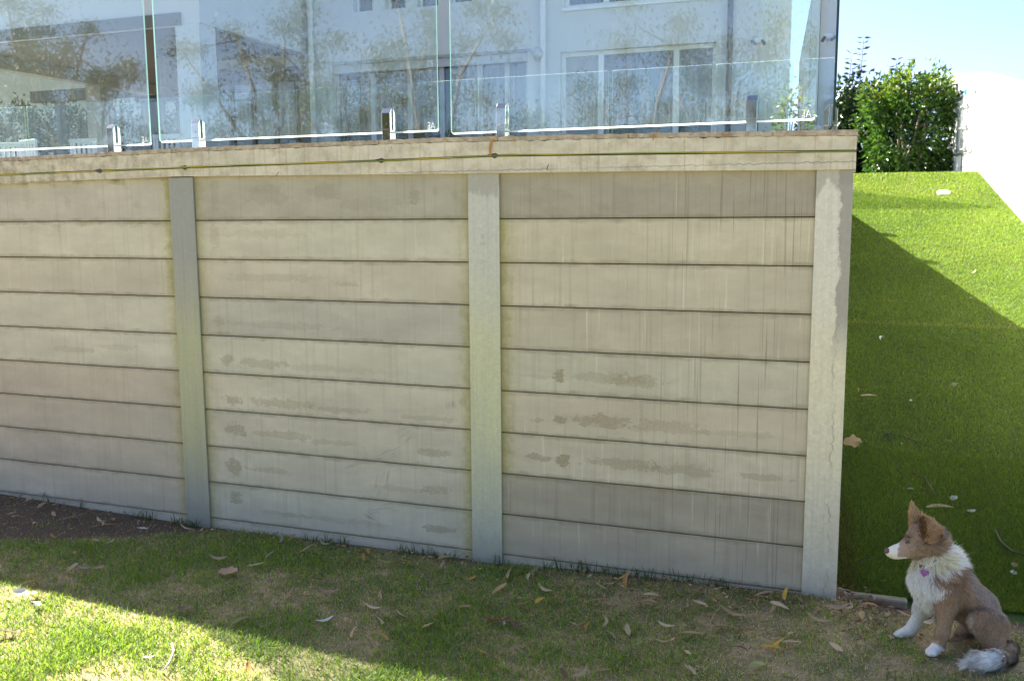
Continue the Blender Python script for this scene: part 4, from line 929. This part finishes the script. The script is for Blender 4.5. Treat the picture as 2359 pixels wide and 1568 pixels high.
def stick(pts, rad, lab, surf='turf', mat=m_stick):
    P3 = []
    for (a, b) in pts:
        px, py = a/1.7364, b/1.7364
        if surf == 'turf': P3.append(on_plane(px, py, [0,-RAMP_S,1], [0,RAMP_Y0,.026]))
        else: p = on_z(px, py, .02); p = on_z(px, py, float(lawn_z(p[0],p[1]))+.02); P3.append(p)
    o = MB().tube(P3, [rad]*(len(P3)-1)+[rad*.6], 6).build('fallen_twig', mat, None, smooth=True); tag(o, lab, 'twig')
stick([T(670,757),T(760,795),T(842,820)], .005, 'short straight stick on the turf right of the dark green leaf')
stick([T(645,1063),T(690,1095),T(725,1118)], .005, 'short stick on the turf left of the bent twig')
stick([T(780,1100),T(890,1135),T(940,1220),T(1005,1320)], .0045, 'long bent twig on the turf above the ear of the dog')
stick([T(850,1252),T(920,1258),T(965,1270)], .003, 'thin twig joining the long bent twig')
stick([D5(1145,420),D5(1190,510),D5(1270,575),D5(1364,602)], .005, 'curved dark twig at the right picture edge behind the dog')
stick([D5(98,672),D5(140,640),D5(195,622)], .003, 'thin twig on the turf left of the nose of the dog')
stick([(1158/1.685,1800+1300/1.685),(1172/1.685,1800+1350/1.685),(1140/1.685,1800+1430/1.685),(1098/1.685,1800+1485/1.685)], .004, 'bleached bent twig on the sunlit lawn', 'lawn', m_stickp)
# leaf and bark scraps caught on the coping
for px, py, sz, key, lb in ((1133,335,.10,'orange','curled orange bark strip hanging over the coping near the third clip'),(1183,322,.03,'orange','small orange scrap on the coping by the fourth spigot'),(1262,385,.035,'brown','brown twig scrap stuck below the cable'),(640,400,.03,'brown','rust-brown leaf stuck on the coping above the middle bay'),(1510,313,.05,'orange','orange scrap lying on the coping near the right end'),(1670,312,.05,'orange','orange bark scrap on the coping left of the last spigot')):
    p = on_y(px, py, -.026); o = bpy.data.objects.new('leaf_scrap', leaf_data('gum', 1, key)); COL.objects.link(o)
    o.matrix_world = Matrix.Translation(Vector(p)) @ Matrix.Rotation(math.pi/2, 4, 'X') @ Matrix.Rotation(1.3 if sz > .06 else random.uniform(0,3), 4, 'Z') @ Matrix.Diagonal((sz,sz,sz*.3,1)); tag(o, lb, 'leaf')

# ================================================================== TREES BEHIND THE VIEWPOINT (mirrored in the glass)
def gum_tree(label, x, y, H, spread, seed, nleaf=19000):
    r = np.random.default_rng(seed); t = thing('gum_tree', label, 'tree', (x,y,0), 'gum trees behind the viewpoint'); tr_ = MB(); tips = []
    b = np.array([x,y,-.1]); k = b+np.array([r.normal(0,.15), r.normal(0,.15), H*.30])
    tr_.tube([b, (b+k)/2+r.normal(0,.05,3), k], [.17,.14,.11], 8)
    for i in range(7):
        a = 2*math.pi*i/7+r.uniform(-.3,.3); e = k + np.array([math.cos(a)*spread*r.uniform(.45,.95), math.sin(a)*spread*r.uniform(.45,.95), H*r.uniform(.02,.62)]); m_ = (k+e)/2+np.array([0,0,.25])+r.normal(0,.12,3)
        tr_.tube([k, m_, e], [.075,.045,.018], 6); tips.append(e)
        for j in range(5):
            s = r.uniform(.35,1); q = k*(1-s)**2+2*m_*s*(1-s)+e*s*s; e2 = q + r.normal(0,.75,3)+np.array([0,0,.15]); tr_.tube([q,(q+e2)/2+r.normal(0,.06,3),e2], [.022,.014,.005], 5); tips.append(e2)
    tr_.build('trunk', m_bark, t, smooth=True)
    tips = np.array(tips); c = tips[r.integers(0,len(tips),nleaf)] + r.normal(0,.24,(nleaf,3))*np.array([1.1,1.1,.8])*r.uniform(.4,1.4,(nleaf,1))
    d = r.normal(0,.5,(nleaf,3)) + np.array([0,0,-1.0]); u = r.random((nleaf,1)); C = np.array([.022,.036,.012])*(1-u)+np.array([.085,.105,.035])*u
    V, F, CC = leaf_cloud(c, d, r.uniform(.06,.105,nleaf), r.uniform(.022,.04,nleaf), C, r, .1)
    link('crown', np_mesh('crown', V, [3]*(len(F)//3), F, m_gum, CC), t)
ORD = ['first','second','third','fourth','fifth','sixth','seventh','eighth','ninth','tenth','eleventh','twelfth','thirteenth','fourteenth','fifteenth','sixteenth','seventeenth','eighteenth']
for i in range(11):
    gum_tree('gum tree behind the viewpoint, %s from the left, seen only mirrored in the glass' % ORD[i], -25+i*3.1+(i*37%10-5)*.12, -15.2+(i*53%10-5)*.35, 6.6+(i*29%10)*.16, 2.3, 300+i)
for i in range(9):
    bush('boundary_shrub', 'boundary shrub behind the viewpoint, %s from the left, seen only mirrored in the glass' % ['first','second','third','fourth','fifth','sixth','seventh','eighth','ninth'][i], 'shrub', (-34+i*5.0, -27+(i%2)*1.2, -.05), 3.0, 1.2, 2.0, 1.8, 3600, .26, [(.012,.022,.008),(.035,.05,.016),(.06,.075,.025)], 400+i, 'shrubs behind the viewpoint')

# ================================================================== THE DOG
FH = np.array([FWD[0], FWD[1], 0]); FH /= np.linalg.norm(FH); RH = np.array([RIGHT[0], RIGHT[1], 0]); RH /= np.linalg.norm(RH)
def dz(px, py, dep):
    """survey point of the dog (enlarged crop) at a given distance from the viewpoint"""
    d = ray((3380+px/1.905)/1.7364, (1900+py/1.905)/1.7364); return EYE + d*(dep/(d@FH))
DOG0 = dz(760, 1390, 3.40); DOG0[2] = float(lawn_z(DOG0[0], DOG0[1]))
K = 1/2000.0                                   # metres per crop pixel at the dog
# bones: (px,py,depth) -> (px,py,depth), radii in px, flattening across, blend, fur length, flow(+1 a->b), lift
B = []
def bone(a, b, ra, rb, flat=1.0, k=.018, fur=.012, lift=.35, flow=None, tagname='body'):
    B.append(dict(a=dz(*a), b=dz(*b), ra=ra*K, rb=rb*K, flat=flat, k=k, fur=fur, lift=lift, flow=flow, tag=tagname))
DC = 3.42
# torso, neck, chest
bone((655,770,DC),(690,860,DC), 100,118, .82, .03, .030, .45, None, 'chest')
bone((700,850,DC),(850,890,DC), 140,152, .74, .04, .022, .28, None, 'torso')
bone((850,890,DC),(1000,1010,DC), 152,140, .76, .04, .020, .25, None, 'torso')
bone((1000,1010,DC),(1120,1150,DC), 140,104, .85, .04, .020, .25, None, 'torso')
bone((705,600,DC),(765,740,DC), 98,122, .80, .03, .032, .5, None, 'neck')
bone((620,650,DC),(615,770,DC), 75,92, .85, .03, .030, .5, None, 'neck')
bone((620,850,DC-.005),(655,960,DC), 78,58, .9, .03, .024, .5, None, 'chest')
# head
bone((640,500,DC),(585,480,DC), 108,110, .80, .02, .012, .3, None, 'head')
bone((580,500,DC),(500,540,DC), 100,72, .78, .02, .008, .25, None, 'head')
bone((500,550,DC),(395,578,DC), 62,50, .80, .018, .005, .2, None, 'muzzle')
bone((395,580,DC),(345,586,DC), 46,38, .85, .012, .004, .2, None, 'muzzle')
bone((470,598,DC),(370,612,DC), 36,24, .85, .010, .005, .2, None, 'muzzle')
bone((640,560,DC),(560,585,DC), 75,50, .8, .02, .014, .3, None, 'head')
bone((690,520,DC+.01),(700,470,DC+.01), 55,45, .9, .02, .026, .55, None, 'head')
# ears: far one upright, near one seen from behind its edge
bone((550,395,DC+.045),(524,288,DC+.050), 58,36, .40, .010, .012, .4, None, 'ear')
bone((524,288,DC+.050),(504,196,DC+.050), 36,7, .45, .006, .010, .4, None, 'ear')
bone((655,450,DC-.040),(618,368,DC-.046), 66,40, .40, .010, .016, .45, None, 'ear')
bone((618,368,DC-.046),(588,284,DC-.046), 40,6, .45, .006, .012, .4, None, 'ear')
bone((680,470,DC-.030),(650,400,DC-.035), 52,30, .5, .012, .026, .55, None, 'ear')
# near front leg
N1 = 3.345
bone((775,900,3.365),(772,1040,3.355), 88,64, .72, .03, .014, .25, None, 'leg')
bone((772,1040,3.355),(745,1200,N1), 62,47, .85, .02, .008, .22, None, 'leg')
bone((745,1200,N1),(712,1305,N1), 46,43, .9, .016, .008, .22, None, 'leg')
bone((712,1308,N1),(662,1342,N1-.012), 44,40, 1.0, .014, .006, .22, None, 'paw')
for (qx, qy, dd) in ((630,1350,-.030),(650,1362,-.045),(684,1362,-.058),(632,1342,-.008)):
    bone((672,1345,N1-.02),(qx,qy,N1+dd*.6), 24,19, 1.0, .006, .005, .2, None, 'paw')
# far front leg
N2 = 3.505
bone((610,900,3.475),(590,1010,3.49), 75,62, .72, .03, .016, .3, None, 'farleg')
bone((590,1010,3.49),(530,1135,N2), 56,44, .85, .02, .009, .22, None, 'farleg')
bone((530,1135,N2),(490,1185,N2), 44,44, .9, .014, .008, .22, None, 'farleg')
bone((490,1187,N2),(415,1208,N2), 42,32, 1.0, .014, .006, .22, None, 'farleg')
for (qx, qy, dd) in ((378,1210,.0),(395,1220,-.022),(430,1226,-.034)):
    bone((425,1206,N2-.005),(qx,qy,N2+dd*.6), 22,16, 1.0, .006, .005, .2, None, 'farleg')
# near hind leg
bone((1125,1135,3.345),(1020,1120,3.315), 104,70, .62, .03, .016, .25, None, 'thigh')
bone((1115,1150,3.335),(1135,1280,3.320), 104,78, .62, .03, .016, .25, None, 'thigh')
bone((1010,1115,3.318),(1125,1290,3.312), 66,54, .7, .025, .014, .25, None, 'thigh')
bone((1130,1290,3.325),(1190,1380,3.32), 62,46, .85, .02, .014, .25, None, 'thigh')
bone((1190,1400,3.31),(1085,1470,3.262), 40,30, .9, .014, .006, .2, None, 'hindpaw')
# far hind leg
bone((1010,1120,3.48),(900,1190,3.50), 85,50, .7, .03, .014, .25, None, 'farhind')
bone((900,1190,3.50),(1010,1275,3.49), 42,36, .85, .02, .008, .2, None, 'farhind')
bone((1010,1280,3.49),(850,1270,3.475), 34,30, .9, .012, .006, .2, None, 'farhind')
bone((850,1272,3.475),(790,1278,3.465), 28,22, .9, .010, .005, .2, None, 'farhind')
# rump and tail
bone((1130,1180,DC),(1205,1290,3.40), 92,56, .85, .03, .018, .3, None, 'torso')
TAIL = [(1210,1270,3.395),(1262,1318,3.34),(1245,1380,3.28),(1165,1398,3.235),(1060,1412,3.215),(985,1424,3.205)]
TR = [50,50,54,60,50,18]
for i in range(5): bone(TAIL[i], TAIL[i+1], TR[i], TR[i+1], .95, .015, [.016,.018,.024,.050,.060][i], .24, None, 'tail')

def seg_dist(Pp, b):
    ab = b['b']-b['a']; q = Pp-b['a']; t = np.clip((q@ab)/(ab@ab), 0, 1); v = q - t[:,None]*ab
    w = (v@FH)[:,None]*FH; v = (v-w) + w/b['flat']
    d = np.linalg.norm(v, axis=1); d = np.where(d > 0, d, 1e-9)
    return (d - (b['ra']+(b['rb']-b['ra'])*t))*min(1, .5+.5*b['flat']), t
pts_all = np.array([p for b in B for p in (b['a'], b['b'])]); lo_ = pts_all.min(0)-.12; hi_ = pts_all.max(0)+.12; hs_ = .0052
dims = np.ceil((hi_-lo_)/hs_).astype(int)
axs = [lo_[i]+hs_*np.arange(dims[i]) for i in range(3)]
SD = np.full(dims, .2)
for b in B:
    pad = max(b['ra'], b['rb'])+.05; l = np.minimum(b['a'], b['b'])-pad; h_ = np.maximum(b['a'], b['b'])+pad
    i0 = np.maximum(((l-lo_)/hs_).astype(int), 0); i1 = np.minimum(((h_-lo_)/hs_).astype(int)+2, dims)
    sl = tuple(slice(i0[i], i1[i]) for i in range(3)); gx, gy, gz = np.meshgrid(*[axs[i][sl[i]] for i in range(3)], indexing='ij')
    d, _ = seg_dist(np.stack([gx,gy,gz],-1).reshape(-1,3), b); d = d.reshape(gx.shape); o_ = SD[sl]; k = b['k']
    hh = np.clip(.5+.5*(o_-d)/k, 0, 1); SD[sl] = o_*(1-hh)+d*hh - k*hh*(1-hh)
def surface_net(S, org, hs):
    ins = S < 0; c = [(i,j,k) for i in (0,1) for j in (0,1) for k in (0,1)]; nx, ny, nz = [q-1 for q in S.shape]
    sub = lambda A, o: A[o[0]:o[0]+nx, o[1]:o[1]+ny, o[2]:o[2]+nz]
    cnt = sum(sub(ins, o).astype(int) for o in c); act = (cnt > 0) & (cnt < 8); idx = np.argwhere(act); ids = -np.ones(act.shape, int); ids[act] = np.arange(len(idx))
    acc = np.zeros((len(idx),3)); num = np.zeros(len(idx))
    for a in c:
        for ax in range(3):
            if a[ax] == 1: continue
            b = list(a); b[ax] = 1; fa = S[tuple((idx+np.array(a)).T)]; fb = S[tuple((idx+np.array(b)).T)]; cr = (fa < 0) != (fb < 0)
            t = np.where(cr, fa/np.where(fa-fb == 0, 1, fa-fb), 0); p = np.array(a)+t[:,None]*(np.array(b)-np.array(a)); acc += np.where(cr[:,None], p, 0); num += cr
    V = org + (idx+acc/num[:,None])*hs; F = []
    for ax in range(3):
        u, v = [(1,2),(2,0),(0,1)][ax]; A = [slice(None)]*3; Bb = [slice(None)]*3; A[ax] = slice(0,-1); Bb[ax] = slice(1,None)
        e = ins[tuple(A)] != ins[tuple(Bb)]; q = np.argwhere(e); q = q[(q[:,u] > 0) & (q[:,v] > 0) & (q[:,u] < S.shape[u]-1) & (q[:,v] < S.shape[v]-1)]
        fl = ins[tuple(A)][tuple(q.T)]; du = np.zeros(3,int); du[u] = 1; dv = np.zeros(3,int); dv[v] = 1
        quad = np.stack([ids[tuple((q-du-dv).T)], ids[tuple((q-dv).T)], ids[tuple(q.T)], ids[tuple((q-du).T)]], 1)
        quad[~fl] = quad[~fl][:,::-1]; F.append(quad)
    return V, np.concatenate(F)
DV, DF = surface_net(SD, lo_, hs_)
def crop_uv(Pp):
    """coat pattern coordinates: along the body and up it, taken obliquely from the near side"""
    q = Pp-EYE; dep = q@FWD; px = PW/2+FOC*(q@RIGHT)/dep; py = PH/2+FOC*(q@DOWN)/dep
    return (px*1.7364-3380)*1.905, (py*1.7364-1900)*1.905
def inpoly(x, y, poly):
    c = np.zeros(len(x), bool); n = len(poly)
    for i in range(n):
        (x0, y0), (x1, y1) = poly[i], poly[i-1]
        c ^= ((y0 > y) != (y1 > y)) & (x < (x1-x0)*(y-y0)/(y1-y0+1e-9)+x0)
    return c
def nearest_bone(Pp):
    best = np.full(len(Pp), 9.); bi = np.zeros(len(Pp), int); bt = np.zeros(len(Pp))
    for i, b in enumerate(B):
        d, t = seg_dist(Pp, b); m_ = d < best; best[m_] = d[m_]; bi[m_] = i; bt[m_] = t[m_]
    return bi, bt
BT = np.array([b['tag'] for b in B])
def coat(Pp, bi, bt, jit):
    u, v = crop_uv(Pp); u = u+jit[:,0]*14; v = v+jit[:,1]*14; tg = BT[bi]; n = len(u)
    C = np.tile(np.array([.45,.305,.195]), (n,1))
    nz = vnoise(Pp[:,0]*26+3, Pp[:,2]*18+Pp[:,1]*26, 55, 3)
    st_ = vnoise((u+v*.32)/11+40, (v-u*.32)/60+40, 66, 2); st2_ = vnoise((u+v*.25)/26+40, (v-u*.25)/120+40, 67, 2); nz = np.clip(.15+.45*st_+.35*st2_+.25*(nz-.5), 0, 1)
    C *= (.42+1.1*nz)[:,None]
    back = inpoly(u, v, [(860,640),(960,700),(1120,850),(1300,1080),(1240,1120),(1080,1010),(960,880)]); C[back] = np.array([.46,.36,.30])*(.4+1.1*nz[back])[:,None]
    warm_ = inpoly(u, v, [(700,800),(860,780),(960,940),(900,1060),(760,1000)]); C[warm_] = np.array([.45,.30,.18])*(.4+1.1*nz[warm_])[:,None]
    head = (tg == 'head') | (tg == 'muzzle'); C[head] = np.array([.44,.32,.24])*(.8+.35*nz[head])[:,None]
    ear = tg == 'ear'; C[ear] = np.array([.60,.43,.28])*(.7+.6*nz[ear])[:,None]
    inner = ear & inpoly(u, v, [(585,300),(620,340),(640,480),(600,520),(555,440),(560,360)]); C[inner] = np.array([.20,.115,.06])
    dark = inpoly(u, v, [(560,390),(610,400),(660,480),(690,500),(650,520),(590,520),(560,450)]) & head; C[dark] = np.array([.12,.07,.04])
    brow = ((u-470)/26)**2+((v-472)/22)**2 < 1; C[brow & head] = np.array([.16,.10,.065])
    white = np.array([.94,.91,.84]); creamc = np.array([.70,.63,.44])
    ch = inpoly(u, v, [(440,632),(560,628),(640,596),(715,560),(745,500),(860,500),(880,580),(910,650),(830,700),(760,745),(735,775),(690,740),(655,765),(668,800),(720,850),(775,870),(755,925),(700,945),(680,985),(712,1060),(706,1130),(640,1060),(600,1110),(300,1300),(300,1150),(480,1120),(530,930),(440,800)]) & ~head & ~ear & ~((tg == 'leg') & (v > 950))
    C[ch] = white
    cr_ = ch & inpoly(u, v, [(480,628),(640,590),(730,560),(800,640),(720,740),(640,690),(520,690)]); C[cr_] = creamc*.5+white*.5*np.array([1,.98,.86])
    C[tg == 'farleg'] = white*.98
    mz = (tg == 'muzzle') & ((u < 405-(v-580)*.12) | ((v < 520-(u-400)*.62) & (u < 480))); C[mz] = white*np.array([.98,.95,.92])
    ch2 = (tg == 'muzzle') & (v > 622) & (u < 470); C[ch2] = white*.95
    pw_ = ((tg == 'paw') | (tg == 'leg')) & (v > 1282+(u-690)*.55) & (u < 790); C[pw_] = white
    tl = (tg == 'tail') & (u < 1225+(v-1400)*.1) & (v > 1318); C[tl] = white
    tb_ = (tg == 'tail') & ~tl; C[tb_] = np.array([.36,.26,.19])*(.8+.35*nz[tb_])[:,None]
    fh_ = tg == 'farhind'; C[fh_] = np.array([.55,.41,.32])*(.8+.4*nz[fh_])[:,None]
    toe = fh_ & (u < 860) & (v > 1262); C[toe] = np.array([.20,.10,.07])
    hp = tg == 'hindpaw'; C[hp] = np.array([.50,.42,.35])
    kn = inpoly(u, v, [(835,1060),(905,1060),(900,1110),(840,1150)]) | inpoly(u, v, [(938,1075),(985,1065),(975,1110),(990,1180),(1050,1270),(1030,1270),(960,1180)]); C[kn & ((tg == 'thigh') | (tg == 'torso'))] = np.array([.50,.43,.35])
    return np.clip(C, .01, .94)
dog = thing('dog', 'brown and white long-haired puppy sitting in profile beside the wall, looking left', 'dog', DOG0)
bi, bt = nearest_bone(DV); m_dog = attr_mat('dog_skin', .75, 0, .15)
dm = np_mesh('body', DV, [4]*len(DF), DF.ravel(), m_dog, coat(DV, bi, bt, np.zeros((len(DV),2)))*.85, True); body = link('body', dm, dog)
# fur: fine tapered strands combed along each limb
r = np.random.default_rng(404); tri = np.concatenate([DF[:,[0,1,2]], DF[:,[0,2,3]]]); pa_, pb_, pc_ = DV[tri[:,0]], DV[tri[:,1]], DV[tri[:,2]]
nr = np.cross(pb_-pa_, pc_-pa_); ar = np.linalg.norm(nr, axis=1); NF = 95000
nvert = np.zeros_like(DV)
for q in range(3): np.add.at(nvert, tri[:,q], nr)
nvert /= np.linalg.norm(nvert,axis=1,keepdims=True)+1e-12
ti = r.choice(len(tri), NF, p=ar/ar.sum()); w1 = np.sqrt(r.random(NF)); w2 = r.random(NF); wa, wb, wc = 1-w1, w1*(1-w2), w1*w2
pass
fp = pa_[ti]*wa[:,None]+pb_[ti]*wb[:,None]+pc_[ti]*wc[:,None]; fnm = nvert[tri[ti,0]]*wa[:,None]+nvert[tri[ti,1]]*wb[:,None]+nvert[tri[ti,2]]*wc[:,None]; fnm /= np.linalg.norm(fnm,axis=1,keepdims=True)
bi, bt = nearest_bone(fp); fl = np.array([b['fur'] for b in B])[bi]; lf = np.array([b['lift'] for b in B])[bi]
flow = np.array([(b['b']-b['a'])/np.linalg.norm(b['b']-b['a']) for b in B])[bi]
tg = BT[bi]; hd = (tg == 'head') | (tg == 'muzzle')
flow[hd] = RH*.9 + np.array([0,0,-.15])                         # head fur lies back from the nose
ub, vb = crop_uv(fp)
tors = (tg == 'torso') | (tg == 'thigh'); flow[tors] = flow[tors]*.5 + RH*.25 + np.array([0,0,-.8])
cn = (tg == 'chest') | (tg == 'neck'); flow[cn] = np.array([0,0,-1.0]) - RH*.15 + np.where((ub[cn] > 680)[:,None], RH*.75, 0)
nape = (ub > 740) & (vb < 680) & cn; flow[nape] = RH*1.1 + np.array([0,0,-.25]); fl = np.where(nape, .05, fl)
bk = hd & (ub > 655) & (vb < 600); fl = np.where(bk, .030, fl); lf = np.where(bk, .6, lf); flow[bk] = RH + np.array([0,0,.1])
flow += r.normal(0,1,flow.shape)*np.where(tg == 'tail', .10, .26)[:,None]; clump = np.stack([vnoise(fp[:,0]*70, fp[:,2]*70+fp[:,1]*50, s_, 1)-.5 for s_ in (61,62,63)], 1); flow += clump*np.where(tg == 'tail', .35, .9)[:,None]
flow -= fnm*(flow*fnm).sum(1,keepdims=True); flow /= np.linalg.norm(flow,axis=1,keepdims=True)+1e-9
d0 = fnm*lf[:,None] + flow*(1-lf)[:,None]; d0 /= np.linalg.norm(d0,axis=1,keepdims=True)
eyehole = ((ub-486)/26)**2+((vb-508)/19)**2 < 1; fl = np.where(eyehole & hd, .0008, fl)
ln = fl*r.uniform(.55,1.35,NF); mid_ = fp-fnm*.001 + d0*(ln*.5)[:,None]; d1 = d0*.55 + flow*.45 + np.array([0,0,-.12]); d1 /= np.linalg.norm(d1,axis=1,keepdims=True); tip_ = mid_ + d1*(ln*.55)[:,None]
gz_ = lawn_z(tip_[:,0], tip_[:,1])+.004; tip_[:,2] = np.maximum(tip_[:,2], gz_)
sd = np.cross(d0, fnm); sd /= np.linalg.norm(sd,axis=1,keepdims=True)+1e-9; wdt = (.0009+.014*ln)*r.uniform(.7,1.3,NF); sd *= wdt[:,None]
FV = np.stack([fp-fnm*.001-sd, fp-fnm*.001+sd, mid_+sd*.75, mid_-sd*.75, tip_], 1).reshape(-1,3); kk = (np.arange(NF)*5)[:,None]; FF = (kk+np.array([0,1,2,3,3,2,4])).ravel()
fc = coat(fp, bi, bt, r.normal(0,1,(NF,2)))*r.uniform(.68,1.38,(NF,1))
g = G('dog_fur'); m_fur = g.done(g.mixs(.35, g.bsdf(g.attr('col'), .6, 0, None, .25), g.sh('ShaderNodeBsdfTranslucent', g.attr('col'))))
fur = link('fur', np_mesh('fur', FV, np.tile([4,3],NF), FF, m_fur, np.repeat(np.clip(fc,0,.95),5,axis=0)), dog); fur['kind'] = 'stuff'; fur['label'] = 'soft brown and white coat'
def blob(name, c, rad, mat, parent, sc=(1,1,1), n=10):
    bm = bmesh.new(); bmesh.ops.create_uvsphere(bm, u_segments=n*2, v_segments=n, radius=rad); A = np.stack([RH, FH, [0,0,1]], 1)
    for v in bm.verts: q = A@(np.array(v.co)*np.array(sc)); v.co = Vector(np.array(c)+q)
    me = bpy.data.meshes.new(name); bm.to_mesh(me); bm.free(); me.materials.append(mat); me.polygons.foreach_set('use_smooth', [True]*len(me.polygons)); return link(name, me, parent)
m_nose = simple('dog_nose', (.13,.075,.07), .35, 0, .15, 90, .2); m_eye = simple('dog_iris', (.22,.19,.09), .12); m_pup = simple('dog_pupil', (.012,.01,.01), .08); m_lid = simple('dog_eyelid', (.09,.055,.04), .6)
blob('nose', dz(328,577,DC), 30*K, m_nose, dog, (.95,.85,.82))
def surf_depth(px, py):
    """distance at which the line of survey meets the near side of the body"""
    for dep in np.arange(3.25, 3.55, .002):
        p = dz(px, py, dep); i = np.clip(((p-lo_)/hs_).astype(int), 0, dims-1)
        if SD[tuple(i)] < .001: return dep
    return DC
de = surf_depth(486,508); el = blob('eye_rim', dz(486,508,de+.003), 20*K, m_lid, dog, (1.3,.55,.85))
ey = blob('eye', dz(487,508,de-.003), 13.5*K, m_eye, dog, (1.2,.7,.85)); blob('pupil', dz(483,508,de-.0068), 7*K, m_pup, ey, (1,.6,1))
# mouth line
MB().tube([dz(352,617,surf_depth(352,617)), dz(385,612,surf_depth(385,612)-.001), dz(430,619,surf_depth(430,619)-.001), dz(470,627,surf_depth(470,627)-.001)], [.0012,.0016,.0016,.0008], 6).build('mouth', m_lid, dog)
# collar: dark strap with rhinestones and a heart tag
m_strap = simple('collar_strap', (.035,.02,.045), .5); m_gem = simple('rhinestone', (.85,.86,.9), .12, .4, .05); m_tag = simple('heart_tag_purple', (.31,.085,.30), .35, 0, .06); m_tagw = simple('tag_engraving', (.62,.45,.58), .5)
cl = thing('dog_collar', 'dark collar studded with rhinestones on the neck of the puppy', 'collar', dz(640,690,3.3))
cp = [(568,690),(590,697),(612,698),(640,690),(668,676),(695,660),(715,648)]
cpts = [dz(a, b, surf_depth(a, b)-.012) for a, b in cp]
back_ = [dz(745,610,DC-.02), dz(735,590,DC+.06), dz(640,640,DC+.10), dz(570,680,DC+.05)]
loop = cpts + back_ + [cpts[0]]
mb = MB()
for i, p in enumerate(loop):
    mb.v += [tuple(p+np.array([0,0,.0065])), tuple(p-np.array([0,0,.0065])), tuple(p-np.array([0,0,.0065])+FH*.003), tuple(p+np.array([0,0,.0065])+FH*.003)]
for i in range(len(loop)-1):
    a = i*4; b_ = a+4; mb.f += [(a,b_,b_+1,a+1),(a+1,b_+1,b_+2,a+2),(a+2,b_+2,b_+3,a+3),(a+3,b_+3,b_,a)]
mb.build('strap', m_strap, cl)
for i, (a, b) in enumerate([(616,697),(626,694),(636,691),(646,687),(656,682),(666,677),(680,669),(694,660),(706,652)]):
    for dy in (-5,5): blob('rhinestone', dz(a, b+dy, surf_depth(a, b)-.0145), .0024, m_gem, cl, n=4)
tgp = thing('heart_tag', 'purple heart-shaped name tag hanging from the collar', 'tag', dz(608,745,3.3)); dt = min(surf_depth(590,730), surf_depth(620,760), surf_depth(630,730), surf_depth(608,745))-.020
hv = []
for k_ in range(28):
    t_ = 2*math.pi*k_/28; hx = 16*math.sin(t_)**3; hy = 13*math.cos(t_)-5*math.cos(2*t_)-2*math.cos(3*t_)-math.cos(4*t_); a_ = -.25
    hv.append((606+(hx*math.cos(a_)-hy*math.sin(a_))*2.15, 745-(hx*math.sin(a_)+hy*math.cos(a_))*2.1))
f0 = [dz(a, b, dt) for a, b in hv]; f1 = [dz(a, b, dt+.002) for a, b in hv]; MB().hexa(f1, f0).build('plate', m_tag, tgp)
for k_ in range(5): a = 590+k_*9; b = 734+k_*5; MB().tube([dz(a,b,dt-.0006), dz(a+5,b-5,dt-.0006), dz(a+7,b+4,dt-.0006)], .0005, 4).build('engraving', m_tagw, tgp)
MB().tube([dz(612,712,dt+.001), dz(620,704,dt-.001), dz(624,712,dt+.001)], .0008, 5).build('ring', m_chrome, tgp)

# leaves that look alike are told apart by their order from left to right
alike = {}
for o in list(scene.objects):
    if o.get('category') == 'leaf' and o.get('group'): alike.setdefault(o['label'], []).append(o)
for lab, lst in alike.items():
    if len(lst) > 1:
        lst.sort(key=lambda q: float((np.array(q.matrix_world.translation)-EYE)@RIGHT/((np.array(q.matrix_world.translation)-EYE)@FWD)))
        for k_, q in enumerate(lst): q['label'] = lab.replace(' dry gum leaf', ' gum leaf') + ', ' + ORD[k_] + ' from left'
